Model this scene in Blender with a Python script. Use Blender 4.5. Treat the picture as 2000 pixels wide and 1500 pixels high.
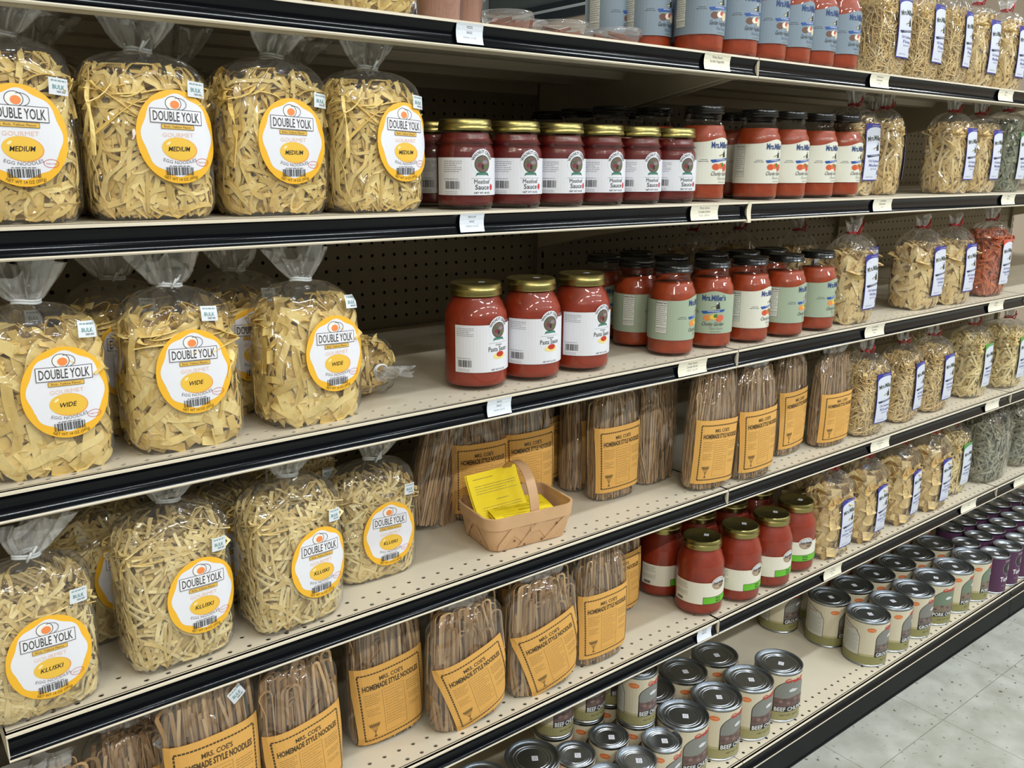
import bpy, bmesh, math, random
from mathutils import Vector, Matrix, noise
from mathutils.geometry import tessellate_polygon
for o in list(bpy.data.objects): bpy.data.objects.remove(o)
SC = bpy.context.scene
COL = SC.collection
PI = math.pi
IN = .0254

# ---------------------------------------------------------------- camera
cam = bpy.data.cameras.new('camera'); cam.lens = 30.4825; cam.sensor_width = 36; cam.clip_start = .02
co = bpy.data.objects.new('camera', cam); COL.objects.link(co)
_r = Vector((.78965217, -.61352849, .00567776)); _u = Vector((.14636545, .19735269, .96934466)); _f = Vector((.59584109, .76461409, -.24563935))
M = Matrix((_r, _u, -_f)).transposed().to_4x4(); M.translation = Vector((-.069232, -.976915, 1.253738))
co.matrix_world = M
SC.camera = co
# ---------------------------------------------------------------- world, lights, exposure
w = bpy.data.worlds.new('store_ambient'); SC.world = w; w.use_nodes = True
w.node_tree.nodes['Background'].inputs[0].default_value = (.82, .9, 1, 1)
w.node_tree.nodes['Background'].inputs[1].default_value = .25
SC.view_settings.view_transform = 'Standard'; SC.view_settings.look = 'None'
SC.view_settings.gamma = 1; SC.view_settings.use_curve_mapping = False
SC.view_settings.exposure = -0.26
SC.cycles.transparent_max_bounces = 40
SC.cycles.caustics_reflective = False; SC.cycles.caustics_refractive = False

def tube_light(x, y, z, length, power, col, rz=0, width=.09):
    l = bpy.data.lights.new('fluorescent_tube', 'AREA'); l.shape = 'RECTANGLE'; l.size = length; l.size_y = width
    l.energy = power; l.color = col
    o = bpy.data.objects.new('fluorescent_tube', l); COL.objects.link(o)
    o.location = (x, y, z); o.rotation_euler = (0, 0, rz)
CEIL = 3.0
COOL = (.90, .96, 1.0); WARM = (1.0, .93, .80)
for x, pw in ((.95, 20), (2.75, 26), (4.5, 26)): tube_light(x, -.75, CEIL - .06, 1.1, pw, COOL)
for i in range(6): tube_light(-2.6 + i * 1.5, -2.5, CEIL - .06, .8, 40, WARM if i < 2 else COOL)
for i in range(5): tube_light(-2.4 + i * 1.9, -4.1, CEIL - .06, .8, 34, WARM if i < 2 else COOL)
for x, y in ((2.6, 2.4), (4.4, 4.2), (2.2, 5.6)): tube_light(x, y, CEIL - .06, 1.2, 75, COOL)  # unseen lamps added behind the gondola to brighten the far walls

# ---------------------------------------------------------------- colours and materials
def lin(c):
    if isinstance(c, str): c = [int(c[i:i+2], 16) / 255 for i in (0, 2, 4)]
    return tuple(x / 12.92 if x <= .04045 else ((x + .055) / 1.055) ** 2.4 for x in c) + (1,)
_m = {}
def mat(name, col, rough=.5, metal=0, coat=0, bump=0, bscale=300, var=0, vscale=40, spec=.5, sss=0):
    if name in _m: return _m[name]
    m = bpy.data.materials.new(name); m.use_nodes = True; _m[name] = m
    nt = m.node_tree; b = nt.nodes['Principled BSDF']
    b.inputs['Base Color'].default_value = lin(col); b.inputs['Roughness'].default_value = rough
    b.inputs['Metallic'].default_value = metal; b.inputs['Coat Weight'].default_value = coat
    b.inputs['Coat Roughness'].default_value = .04; b.inputs['Specular IOR Level'].default_value = spec
    if sss:
        b.inputs['Subsurface Weight'].default_value = sss; b.inputs['Subsurface Radius'].default_value = (.01, .004, .002); b.inputs['Subsurface Scale'].default_value = .5
    if bump or var:
        tc = nt.nodes.new('ShaderNodeTexCoord')
        if bump:
            n = nt.nodes.new('ShaderNodeTexNoise'); n.inputs['Scale'].default_value = bscale; n.inputs['Detail'].default_value = 3
            bp = nt.nodes.new('ShaderNodeBump'); bp.inputs['Strength'].default_value = bump; bp.inputs['Distance'].default_value = .001
            nt.links.new(tc.outputs['Object'], n.inputs['Vector']); nt.links.new(n.outputs[0], bp.inputs['Height']); nt.links.new(bp.outputs[0], b.inputs['Normal'])
        if var:
            n2 = nt.nodes.new('ShaderNodeTexNoise'); n2.inputs['Scale'].default_value = vscale; n2.inputs['Detail'].default_value = 4
            mx = nt.nodes.new('ShaderNodeMix'); mx.data_type = 'RGBA'; mx.blend_type = 'MULTIPLY'; mx.inputs[0].default_value = 1
            cr = nt.nodes.new('ShaderNodeMapRange'); cr.inputs['From Min'].default_value = .3; cr.inputs['From Max'].default_value = .7
            cr.inputs['To Min'].default_value = 1 - var; cr.inputs['To Max'].default_value = 1 + var * .3
            nt.links.new(tc.outputs['Object'], n2.inputs['Vector']); nt.links.new(n2.outputs[0], cr.inputs['Value'])
            mx.inputs[6].default_value = lin(col); nt.links.new(cr.outputs[0], mx.inputs[7]); nt.links.new(mx.outputs[2], b.inputs['Base Color'])
    return m
def ink(c, rough=.45):      # a printed colour
    return mat('ink_' + c, c, rough)
def film_material(name, haze=.05, tint='FFFFFF', bump=.6, rough=.06, scale=26, refl=1.0, base=.05):
    m = bpy.data.materials.new(name); m.use_nodes = True; nt = m.node_tree; N = nt.nodes; L = nt.links
    N.remove(N['Principled BSDF']); out = N['Material Output']
    tr = N.new('ShaderNodeBsdfTransparent'); tr.inputs[0].default_value = lin(tint)
    gl = N.new('ShaderNodeBsdfGlossy'); gl.inputs['Roughness'].default_value = rough
    df = N.new('ShaderNodeBsdfDiffuse'); df.inputs[0].default_value = (.8, .8, .8, 1)
    fr = N.new('ShaderNodeLayerWeight'); fr.inputs[0].default_value = .5
    pw = N.new('ShaderNodeMath'); pw.operation = 'POWER'; pw.inputs[1].default_value = 4.0; L.new(fr.outputs['Facing'], pw.inputs[0])
    mu = N.new('ShaderNodeMath'); mu.operation = 'MULTIPLY_ADD'; mu.inputs[1].default_value = .7*refl; mu.inputs[2].default_value = base*refl; mu.use_clamp = True
    m1 = N.new('ShaderNodeMixShader'); m2 = N.new('ShaderNodeMixShader'); m1.inputs[0].default_value = haze
    L.new(tr.outputs[0], m1.inputs[1]); L.new(df.outputs[0], m1.inputs[2])
    L.new(pw.outputs[0], mu.inputs[0]); L.new(mu.outputs[0], m2.inputs[0]); L.new(m1.outputs[0], m2.inputs[1]); L.new(gl.outputs[0], m2.inputs[2])
    L.new(m2.outputs[0], out.inputs[0])
    if bump:
        tc = N.new('ShaderNodeTexCoord'); mp = N.new('ShaderNodeMapping'); mp.inputs['Scale'].default_value = (1, 1, .55)
        v = N.new('ShaderNodeTexVoronoi'); v.inputs['Scale'].default_value = scale; v.feature = 'DISTANCE_TO_EDGE'
        nd = N.new('ShaderNodeTexNoise'); nd.inputs['Scale'].default_value = 14; nd.inputs['Detail'].default_value = 1
        sc = N.new('ShaderNodeVectorMath'); sc.operation = 'SCALE'; sc.inputs['Scale'].default_value = .10
        wv = N.new('ShaderNodeVectorMath'); wv.operation = 'ADD'
        mr = N.new('ShaderNodeMapRange'); mr.interpolation_type = 'SMOOTHSTEP'; mr.inputs['From Max'].default_value = .16
        nz = N.new('ShaderNodeTexNoise'); nz.inputs['Scale'].default_value = 17; nz.inputs['Detail'].default_value = 0
        ma = N.new('ShaderNodeMath'); ma.operation = 'MULTIPLY_ADD'; ma.inputs[1].default_value = 7.0
        bp = N.new('ShaderNodeBump'); bp.inputs['Strength'].default_value = bump; bp.inputs['Distance'].default_value = .0036; bp.invert = True
        oi = N.new('ShaderNodeObjectInfo'); va = N.new('ShaderNodeVectorMath'); va.operation = 'SCALE'
        vb = N.new('ShaderNodeVectorMath'); vb.operation = 'ADD'
        L.new(oi.outputs['Location'], va.inputs[0]); va.inputs['Scale'].default_value = 3.7
        L.new(tc.outputs['Object'], mp.inputs[0]); L.new(mp.outputs[0], vb.inputs[0]); L.new(va.outputs[0], vb.inputs[1])
        L.new(vb.outputs[0], nd.inputs['Vector']); L.new(nd.outputs['Color'], sc.inputs[0]); L.new(vb.outputs[0], wv.inputs[0]); L.new(sc.outputs[0], wv.inputs[1])
        L.new(wv.outputs[0], v.inputs['Vector']); L.new(vb.outputs[0], nz.inputs['Vector'])
        L.new(v.outputs['Distance'], mr.inputs['Value']); L.new(nz.outputs[0], ma.inputs[0]); L.new(mr.outputs[0], ma.inputs[2]); L.new(ma.outputs[0], bp.inputs['Height'])
        for t in (gl, fr, df): L.new(bp.outputs[0], t.inputs['Normal'])
    return m
FILM = film_material('clear_bag_film', haze=.045, bump=.9, refl=1.0, base=.085, rough=.045)
TAIL = film_material('gathered_bag_film', haze=.26, bump=.8, refl=1.0, base=.10, rough=.08)
GLASS = film_material('clear_jar_glass', haze=.0, bump=0, rough=.015, refl=.9, base=.04)
CUPP = film_material('clear_cup_plastic', haze=.10, bump=0, rough=.05, refl=1.1)

CREAM = mat('cream_painted_steel', 'D3C9B4', .42, coat=.15, var=.04, vscale=6)
CREAM2 = mat('cream_steel_edge', 'E2DAC2', .35, coat=.2, var=.06, vscale=60)
PEG = mat('grey_beige_pegboard', '9B927D', .6, var=.05, vscale=5)
HOLE_SHADE = mat('hollow_shade', '1A1814', .9)  # shade inside holes and slots, put into the colour
BLACK = mat('black_price_rail', '080B10', .12, coat=0, spec=.2)
KICK = mat('black_kick_plate', '0A0F11', .5, var=.2, vscale=30, spec=.2)
SAUCE = mat('tomato_sauce', '902B0C', .5, coat=0, var=.22, vscale=55, sss=.0)
SAUCED = mat('dark_tomato_sauce', '66110E', .5, var=.25, vscale=60)
SAUCEO = mat('chunky_tomato_sauce', '9E3A10', .5, var=.3, vscale=70)
GOLD = mat('gold_lid_metal', 'A0965F', .3, metal=1)
BLID = mat('black_lid', '090B0E', .22, coat=.1)
STEEL = mat('can_end_steel', 'AAB0B6', .3, metal=1)
STEELD = mat('can_side_steel', '9A9C98', .3, metal=1)

# ---------------------------------------------------------------- mesh helpers
def mesh_from(verts, faces, mats, midx=None, smooth=False, name='m'):
    me = bpy.data.meshes.new(name); me.from_pydata([tuple(v) for v in verts], [], faces)
    for m in (mats if isinstance(mats, (list, tuple)) else [mats]): me.materials.append(m)
    if midx: me.polygons.foreach_set('material_index', midx)
    if smooth: me.polygons.foreach_set('use_smooth', [True] * len(me.polygons))
    me.update(); return me
def link(name, me, parent=None, loc=(0, 0, 0), rot=(0, 0, 0)):
    o = bpy.data.objects.new(name, me); COL.objects.link(o); o.location = loc; o.rotation_euler = rot
    if parent: o.parent = parent
    return o
def thing(name, label, cat, loc=(0, 0, 0), rz=0, group=None):
    o = bpy.data.objects.new(name, None); COL.objects.link(o); o.location = loc; o.rotation_euler = (0, 0, rz)
    o.empty_display_size = .05
    tag(o, label, cat, group); return o
def tag(o, label, cat, group=None):
    o['label'] = label; o['category'] = cat
    if group: o['group'] = group
def copy_tree(o, parent=None):
    c = o.copy(); COL.objects.link(c)
    if parent: c.parent = parent
    for ch in list(o.children): copy_tree(ch, c)
    return c
_used = set()
def place(proto, loc, rz, label, group, tilt=(0, 0), scale=None):
    o = proto if proto.name not in _used else copy_tree(proto)
    _used.add(proto.name); _used.add(o.name)
    o.location = loc; o.rotation_euler = (tilt[0], tilt[1], rz); o['label'] = label
    if group: o['group'] = group
    elif 'group' in o: del o['group']
    if scale: o.scale = scale
    return o
class MB:
    def __init__(s): s.v = []; s.f = []; s.i = []
    def add(s, vs, fs, mi=0):
        b = len(s.v); s.v += [tuple(v) for v in vs]; s.f += [tuple(b + k for k in f) for f in fs]; s.i += [mi] * len(fs)
    def box(s, x0, x1, y0, y1, z0, z1, mi=0):
        s.add([(x0,y0,z0),(x1,y0,z0),(x1,y1,z0),(x0,y1,z0),(x0,y0,z1),(x1,y0,z1),(x1,y1,z1),(x0,y1,z1)],
              [(0,3,2,1),(4,5,6,7),(0,1,5,4),(1,2,6,5),(2,3,7,6),(3,0,4,7)], mi)
    def prism_x(s, prof, x0, x1, mi=0, cap=True):     # prof: list of (y, z) closed polygon
        n = len(prof); s.add([(x0, y, z) for y, z in prof] + [(x1, y, z) for y, z in prof],
              [(k, (k+1) % n, (k+1) % n + n, k + n) for k in range(n)] + ([tuple(range(n))[::-1], tuple(range(n, 2*n))] if cap else []), mi)
    def tube(s, pts, r, n=8, mi=0):
        pts = [Vector(p) for p in pts]; rings = []
        for k, p in enumerate(pts):
            t = (pts[min(k+1, len(pts)-1)] - pts[max(k-1, 0)]).normalized()
            a = t.orthogonal().normalized() if k == 0 else (rings[-1][1] - t * rings[-1][1].dot(t)).normalized()
            b = t.cross(a); rings.append(([p + (a * math.cos(q) + b * math.sin(q)) * r for q in [2*PI*j/n for j in range(n)]], a))
        vs = [v for rr in rings for v in rr[0]]
        fs = [(k*n+j, k*n+(j+1)%n, (k+1)*n+(j+1)%n, (k+1)*n+j) for k in range(len(pts)-1) for j in range(n)]
        fs += [tuple(range(n))[::-1], tuple((len(pts)-1)*n + j for j in range(n))]
        s.add(vs, fs, mi)
    def lathe(s, prof, n=40, mi=0, ripple=None):
        vs = []
        for k, (r, z) in enumerate(prof):
            for j in range(n):
                a = 2*PI*j/n; rr = r * (1 + (ripple(k, a) if ripple else 0)); vs.append((rr*math.cos(a), rr*math.sin(a), z))
        fs = [(k*n+j, k*n+(j+1)%n, (k+1)*n+(j+1)%n, (k+1)*n+j) for k in range(len(prof)-1) for j in range(n)]
        s.add(vs, fs, mi)
    def mesh(s, mats, smooth=False): return mesh_from(s.v, s.f, mats, s.i, smooth)
def autosmooth(me, ang=40):
    bm = bmesh.new(); bm.from_mesh(me)
    for f in bm.faces: f.smooth = True
    for e in bm.edges:
        if len(e.link_faces) == 2 and e.calc_face_angle(0) > math.radians(ang): e.smooth = False
    bm.to_mesh(me); bm.free(); return me

# ---------------------------------------------------------------- printed artwork: flat layers wrapped onto a surface
_tc = {}
def text_mesh(txt, bold=0, shear=0):
    k = (txt, bold, shear)
    if k in _tc: return _tc[k]
    c = bpy.data.curves.new('t', 'FONT'); c.body = txt; c.size = 1; c.offset = bold; c.shear = shear; c.resolution_u = 2; c.align_x = 'LEFT'
    o = bpy.data.objects.new('t', c); COL.objects.link(o); dg = bpy.context.evaluated_depsgraph_get(); dg.update()
    me = bpy.data.meshes.new_from_object(o.evaluated_get(dg))
    vs = [(v.co.x, v.co.y) for v in me.vertices]; fs = [tuple(p.vertices) for p in me.polygons]
    bpy.data.objects.remove(o); bpy.data.curves.remove(c); bpy.data.meshes.remove(me)
    if vs:
        x0 = min(v[0] for v in vs); x1 = max(v[0] for v in vs); y0 = min(v[1] for v in vs); y1 = max(v[1] for v in vs)
    else: x0 = x1 = y0 = y1 = 0
    _tc[k] = (vs, fs, x0, x1, y0, y1); return _tc[k]
class Art:
    def __init__(s): s.items = []; s.mats = []
    def mi(s, m):
        if isinstance(m, str): m = ink(m)
        if m not in s.mats: s.mats.append(m)
        return s.mats.index(m)
    def poly(s, pts, m, h):
        tri = tessellate_polygon([[Vector((x, y, 0)) for x, y in pts]])
        s.items.append((list(pts), [tuple(t) for t in tri], s.mi(m), h))
    def rect(s, x0, x1, y0, y1, m, h, ang=0):
        cx, cy = (x0+x1)/2, (y0+y1)/2; c, q = math.cos(ang), math.sin(ang)
        s.poly([(cx+(x-cx)*c-(y-cy)*q, cy+(x-cx)*q+(y-cy)*c) for x, y in ((x0,y0),(x1,y0),(x1,y1),(x0,y1))], m, h)
    def ell(s, cx, cy, rx, ry, m, h, n=40, fn=None, ang=0):
        pts = []
        for k in range(n):
            a = 2*PI*k/n; f = 1 + (fn(a) if fn else 0); x, y = rx*f*math.cos(a), ry*f*math.sin(a)
            pts.append((cx + x*math.cos(ang)-y*math.sin(ang), cy + x*math.sin(ang)+y*math.cos(ang)))
        s.poly(pts, m, h)
    def ring(s, cx, cy, rx, ry, t, m, h, n=36, a0=0, a1=2*PI):
        vs = []; fs = []
        for k in range(n+1):
            a = a0 + (a1-a0)*k/n
            vs += [(cx+rx*math.cos(a), cy+ry*math.sin(a)), (cx+(rx-t)*math.cos(a), cy+(ry-t)*math.sin(a))]
            if k: fs.append((2*k-2, 2*k, 2*k+1, 2*k-1))
        s.items.append((vs, fs, s.mi(m), h))
    def frame(s, x0, x1, y0, y1, t, m, h, ang=0):
        cx, cy = (x0+x1)/2, (y0+y1)/2; c, q = math.cos(ang), math.sin(ang)
        P = [(x0,y0),(x1,y0),(x1,y1),(x0,y1),(x0+t,y0+t),(x1-t,y0+t),(x1-t,y1-t),(x0+t,y1-t)]
        P = [(cx+(x-cx)*c-(y-cy)*q, cy+(x-cx)*q+(y-cy)*c) for x, y in P]
        s.items.append((P, [(0,1,5,4),(1,2,6,5),(2,3,7,6),(3,0,4,7)], s.mi(m), h))
    def text(s, txt, cx, cy, hgt, m, h, width=None, bold=0, shear=0, ang=0, arc=None, left=False):
        vs, fs, x0, x1, y0, y1 = text_mesh(txt, bold, shear)
        if not vs: return
        sy = hgt / .69; sx = sy if width is None else width / (x1 - x0)
        wd = (x1-x0)*sx; out = []
        for x, y in vs:
            X = (x-x0)*sx - (0 if left else wd/2); Y = y*sy - hgt/2
            if arc:      # bend round a circle of radius |arc|: positive arches up
                th = X/arc; R = abs(arc)
                X, Y = ((R+Y)*math.sin(th), (R+Y)*math.cos(th)-R) if arc > 0 else (-(R-Y)*math.sin(th), -(R-Y)*math.cos(th)+R)
            out.append((cx + X*math.cos(ang)-Y*math.sin(ang), cy + X*math.sin(ang)+Y*math.cos(ang)))
        s.items.append((out, fs, s.mi(m), h))
    def lines(s, x0, x1, y1, n, dy, m, h, t=.0007, seed=1):   # print too small to read, as rows of word-long dashes
        r = random.Random(seed)
        for k in range(n):
            x = x0; y = y1 - k*dy; end = x1 - (r.random()*.3*(x1-x0) if k % 3 == 2 else 0)
            while x < end:
                wl = r.uniform(.0018, .0055); s.rect(x, min(x+wl, end), y-t/2, y+t/2, m, h); x += wl + .0009
    def barcode(s, cx, cy, wd, ht, m, h, seed=3):
        r = random.Random(seed); x = cx - wd/2
        while x < cx + wd/2:
            b = r.choice([.0004, .0007, .0011, .0015]) * wd/.03; s.rect(x, min(x+b, cx+wd/2), cy-ht/2, cy+ht/2, m, h); x += b + r.choice([.0004, .0006, .001]) * wd/.03
    def build(s, fn, cut=.006, dh=.00012):
        """fn(x, y, h) -> 3-D point"""
        bm = bmesh.new()
        for vs, fs, mi, h in s.items:
            b = [bm.verts.new((x, y, h*dh)) for x, y in vs]
            for f in fs:
                try: fc = bm.faces.new([b[k] for k in f]); fc.material_index = mi
                except ValueError: pass
        bmesh.ops.recalc_face_normals(bm, faces=bm.faces)
        for f in bm.faces:
            if f.normal.z < 0: f.normal_flip()
        big = lambda axis: [g for g in bm.edges if abs(g.verts[0].co[axis]-g.verts[1].co[axis]) > cut]
        if cut:
            for axis in (0, 1):
                cs = [v.co[axis] for v in bm.verts]; lo, hi = min(cs), max(cs); st = cut if axis == 0 else cut*1.5; k = math.floor(lo/st)+1
                while k*st < hi:
                    p = [0, 0, 0]; p[axis] = k*st; no = [0, 0, 0]; no[axis] = 1
                    es = [e for e in bm.edges if (e.verts[0].co[axis]-k*st)*(e.verts[1].co[axis]-k*st) < 0]
                    fcs = {f for e in es for f in e.link_faces if max(v.co[axis] for v in f.verts)-min(v.co[axis] for v in f.verts) > st*.9}
                    if fcs:
                        geom = list(fcs) + list({e for f in fcs for e in f.edges}) + list({v for f in fcs for v in f.verts})
                        bmesh.ops.bisect_plane(bm, geom=geom, plane_co=p, plane_no=no)
                    k += 1
        for v in bm.verts: v.co = Vector(fn(v.co.x, v.co.y, v.co.z))
        me = bpy.data.meshes.new('print'); bm.to_mesh(me); bm.free()
        for m in s.mats: me.materials.append(m)
        return me
def wrap(r, z0=0, rot=0):      # onto a cylinder of radius r, x = 0 facing -Y
    return lambda x, y, h: ((r+h)*math.sin(x/r+rot), -(r+h)*math.cos(x/r+rot), z0 + y)

# ================================================================ THE ROOM
def struct(name, me, **k):
    o = link(name, me, **k); o['kind'] = 'structure'; return o
def floor_material():
    m = bpy.data.materials.new('speckled_vinyl_tile'); m.use_nodes = True; nt = m.node_tree; N = nt.nodes; L = nt.links; b = N['Principled BSDF']
    tc = N.new('ShaderNodeTexCoord'); mp = N.new('ShaderNodeMapping'); mp.inputs['Location'].default_value = (-1.82, .2, 0)
    L.new(tc.outputs['Object'], mp.inputs[0])
    br = N.new('ShaderNodeTexBrick'); br.offset = 0; br.inputs['Scale'].default_value = 1; br.inputs['Brick Width'].default_value = .3048; br.inputs['Row Height'].default_value = .3048
    br.inputs['Mortar Size'].default_value = .0009; br.inputs['Mortar Smooth'].default_value = .3
    br.inputs['Color1'].default_value = (1, 1, 1, 1); br.inputs['Color2'].default_value = (.97, .97, .96, 1); br.inputs['Mortar'].default_value = (.45, .44, .4, 1)
    L.new(mp.outputs[0], br.inputs['Vector'])
    n1 = N.new('ShaderNodeTexNoise'); n1.inputs['Scale'].default_value = 14; n1.inputs['Detail'].default_value = 5
    c1 = N.new('ShaderNodeValToRGB'); c1.color_ramp.elements[0].position = .3; c1.color_ramp.elements[1].position = .72
    c1.color_ramp.elements[0].color = lin('9D9D93'); c1.color_ramp.elements[1].color = lin('BCBEB7')
    L.new(tc.outputs['Object'], n1.inputs['Vector']); L.new(n1.outputs[0], c1.inputs[0])
    v = N.new('ShaderNodeTexNoise'); v.inputs['Scale'].default_value = 75; v.inputs['Detail'].default_value = 1; L.new(tc.outputs['Object'], v.inputs['Vector'])
    c2 = N.new('ShaderNodeValToRGB'); c2.color_ramp.elements[0].position = .26; c2.color_ramp.elements[1].position = .33
    c2.color_ramp.elements[0].color = lin('9B988A'); c2.color_ramp.elements[1].color = (1, 1, 1, 1)
    L.new(v.outputs[0], c2.inputs[0])
    mx = N.new('ShaderNodeMix'); mx.data_type = 'RGBA'; mx.blend_type = 'MULTIPLY'; mx.inputs[0].default_value = 1
    m2 = N.new('ShaderNodeMix'); m2.data_type = 'RGBA'; m2.blend_type = 'MULTIPLY'; m2.inputs[0].default_value = 1
    L.new(c1.outputs[0], mx.inputs[6]); L.new(c2.outputs[0], mx.inputs[7]); L.new(mx.outputs[2], m2.inputs[6]); L.new(br.outputs[0], m2.inputs[7])
    L.new(m2.outputs[2], b.inputs['Base Color']); b.inputs['Roughness'].default_value = .28
    return m
X0, X1, Y0, Y1 = -4.5, 6.0, -6.2, 8.2
q = MB(); q.box(X0, X1, Y0, Y1, -.05, 0); struct('floor', q.mesh(floor_material()))
q = MB(); q.box(X0, X1, Y0, Y1, CEIL, CEIL+.05); struct('ceiling', q.mesh(mat('ceiling_tile', 'CFCFC9', .9, bump=.3, bscale=200)))
GREY = mat('grey_wall_paint', '7E8486', .7, var=.04, vscale=3)
BEIGE = mat('beige_wall_paint', 'C4B09A', .7, var=.05, vscale=3)
q = MB(); q.box(X0-.1, X0, Y0, Y1, 0, CEIL); struct('wall_left', q.mesh(GREY))
q = MB(); q.box(X0, X1, Y0-.1, Y0, 0, CEIL); struct('wall_front', q.mesh(mat('dark_wall_paint', '5C5852', .8)))
q = MB(); q.box(X0, X1, Y1, Y1+.1, 0, CEIL); struct('wall_back', q.mesh(GREY))
q = MB(); q.box(X1, X1+.1, Y0, Y1, 0, 2.66, 1); q.box(X1, X1+.1, Y0, Y1, 2.66, CEIL, 0); struct('wall_right', q.mesh([GREY, BEIGE]))
q = MB(); q.box(X1-.03, X1, Y0, Y1, 2.66, 2.74, 0); q.box(X1-.04, X1, Y0, Y1, 2.74, 2.765, 1); q.box(X1-.03, X1, Y0, Y1, 2.765, 2.82, 0)
struct('trim_1', q.mesh([mat('dark_trim', '2C333A', .4), mat('white_trim', 'D8DCE0', .4)]))
q = MB(); q.box(X1-.05, X1-.01, 7.25, 7.32, 0, CEIL); struct('trim_2', q.mesh(_m['white_trim']))

# ================================================================ GONDOLA SHELVING
BAY = 1.219; D = .5765
ZS = {1: 1.4314, 2: 1.1919, 3: .9248, 4: .6517, 5: .3755}; ZB = .0958; YB = -.0816
def perf(mb, u0, v0, nu, nv, s, hr, to3, mi=0, mh=1, depth=.0015, nseg=10):
    """a sheet of nu x nv cells of size s, each with a round punched hole"""
    for i in range(nu):
        for j in range(nv):
            cx, cy = u0+(i+.5)*s, v0+(j+.5)*s; vs = []; sq = []
            for k in range(nseg):
                a = 2*PI*k/nseg + PI/nseg; c, d = math.cos(a), math.sin(a); m = max(abs(c), abs(d))
                vs.append(to3(cx+hr*c, cy+hr*d, 0)); sq.append(to3(cx+s/2*c/m, cy+s/2*d/m, 0))
            inner = [to3(cx+hr*math.cos(2*PI*k/nseg+PI/nseg), cy+hr*math.sin(2*PI*k/nseg+PI/nseg), -depth) for k in range(nseg)]
            fs = [(k, (k+1) % nseg, (k+1) % nseg+nseg, k+nseg) for k in range(nseg)]
            mb.add(vs+sq, fs, mi)
            cor = [to3(cx+s/2*a, cy+s/2*b, 0) for a, b in ((1,1),(-1,1),(-1,-1),(1,-1))]
            # corner fillers
            for qi, (a, b) in enumerate(((1,1),(-1,1),(-1,-1),(1,-1))):
                idx = [k for k in range(nseg)]
                aa = math.atan2(b, a) % (2*PI)
                lo = max(idx, key=lambda k: ((2*PI*k/nseg+PI/nseg) - aa) % (2*PI)); hi = (lo+1) % nseg
                mb.add([sq[lo], cor[qi], sq[hi]], [(0, 1, 2)], mi)
            mb.add(vs+inner, [(k+nseg, (k+1) % nseg+nseg, (k+1) % nseg, k) for k in range(nseg)], mi)
RAIL = [(.0, .0), (-.0012, -.0012), (-.0012, -.004)]
def rail_profile(h):
    """concave face of the price rail, y against z, below the deck edge; h = 0..1"""
    return -.0015 + .0062*math.sin(PI*h)**.8
def make_shelf(bay, z, name, ydeep=D, front=0.0, rail_dx=0, base=False):
    hw = BAY/2 - .001
    q = MB(); Y = ydeep-front-.004
    # deck: plain sheet with two rows of punched holes near the front edge
    f0 = .0175-.0127/1 ; rows = 2
    s = IN; n = 47; u0 = -n*s/2
    q.box(-hw, hw, .0045+2*s, Y, -.0015, 0)
    q.box(-hw, u0, 0, .0045+2*s, -.0015, 0); q.box(-u0, hw, 0, .0045+2*s, -.0015, 0); q.box(u0, -u0, 0, .0045, -.0015, 0)
    perf(q, u0, .0045, n, 2, s, .0034, lambda a, b, c: (a, b, c))
    # front fold, return flange and stiffening channels below
    q.prism_x([(0, 0), (-.0014, -.0012), (-.0018, -.0036), (.0006, -.0042), (.004, -.0042), (.004, 0)], -hw, hw, 0)
    q.prism_x([(.004, -.0301), (-.0016, -.0301), (-.0026, -.0318), (-.0014, -.0335), (.004, -.0335)], -hw, hw, 0)
    q.box(-hw, hw, .0062, .0078, -.0335, 0)
    q.box(-hw, hw, .004, .03, -.0335, -.032)
    if not base:
        for yy in (.14, .30, .44): q.prism_x([(yy, -.002), (yy+.01, -.016), (yy+.05, -.016), (yy+.06, -.002)], -hw, hw, 0)
        q.box(-hw, hw, Y-.002, Y, -.03, 0)
        q.box(-hw, -hw+.0015, 0, Y, -.032, 0); q.box(hw-.0015, hw, 0, Y, -.032, 0)
    t = link(name, q.mesh([CREAM, HOLE_SHADE]), bay, (0, front-D, z))
    q = MB(); n = 14; vs = []; fs = []
    for k in range(n+1):
        h = k/n; vs += [(-hw+.001+rail_dx, rail_profile(h), -.0042-.0259*h), (hw-.001, rail_profile(h), -.0042-.0259*h)]
        if k: fs.append((2*k-2, 2*k, 2*k+1, 2*k-1))
    q.add(vs, fs); q.add([(x, .006, zz) for x in (-hw+.001+rail_dx, hw-.001) for zz in (-.0042, -.0301)], [(0, 1, 3, 2)])
    me = q.mesh(BLACK, True); link('price_rail', me, t)
    if not base:
        for sx in (-1, 1):
            q = MB(); x = sx*(hw-.012); pr = [(.06, -.03), (.10, -.002), (Y, -.002), (Y+.03, -.005), (Y+.03, -.12), (Y, -.125), (Y-.18, -.085)]
            q.prism_x(pr, x-.0015, x+.0015); link('bracket', q.mesh(CREAM), t)

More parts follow.
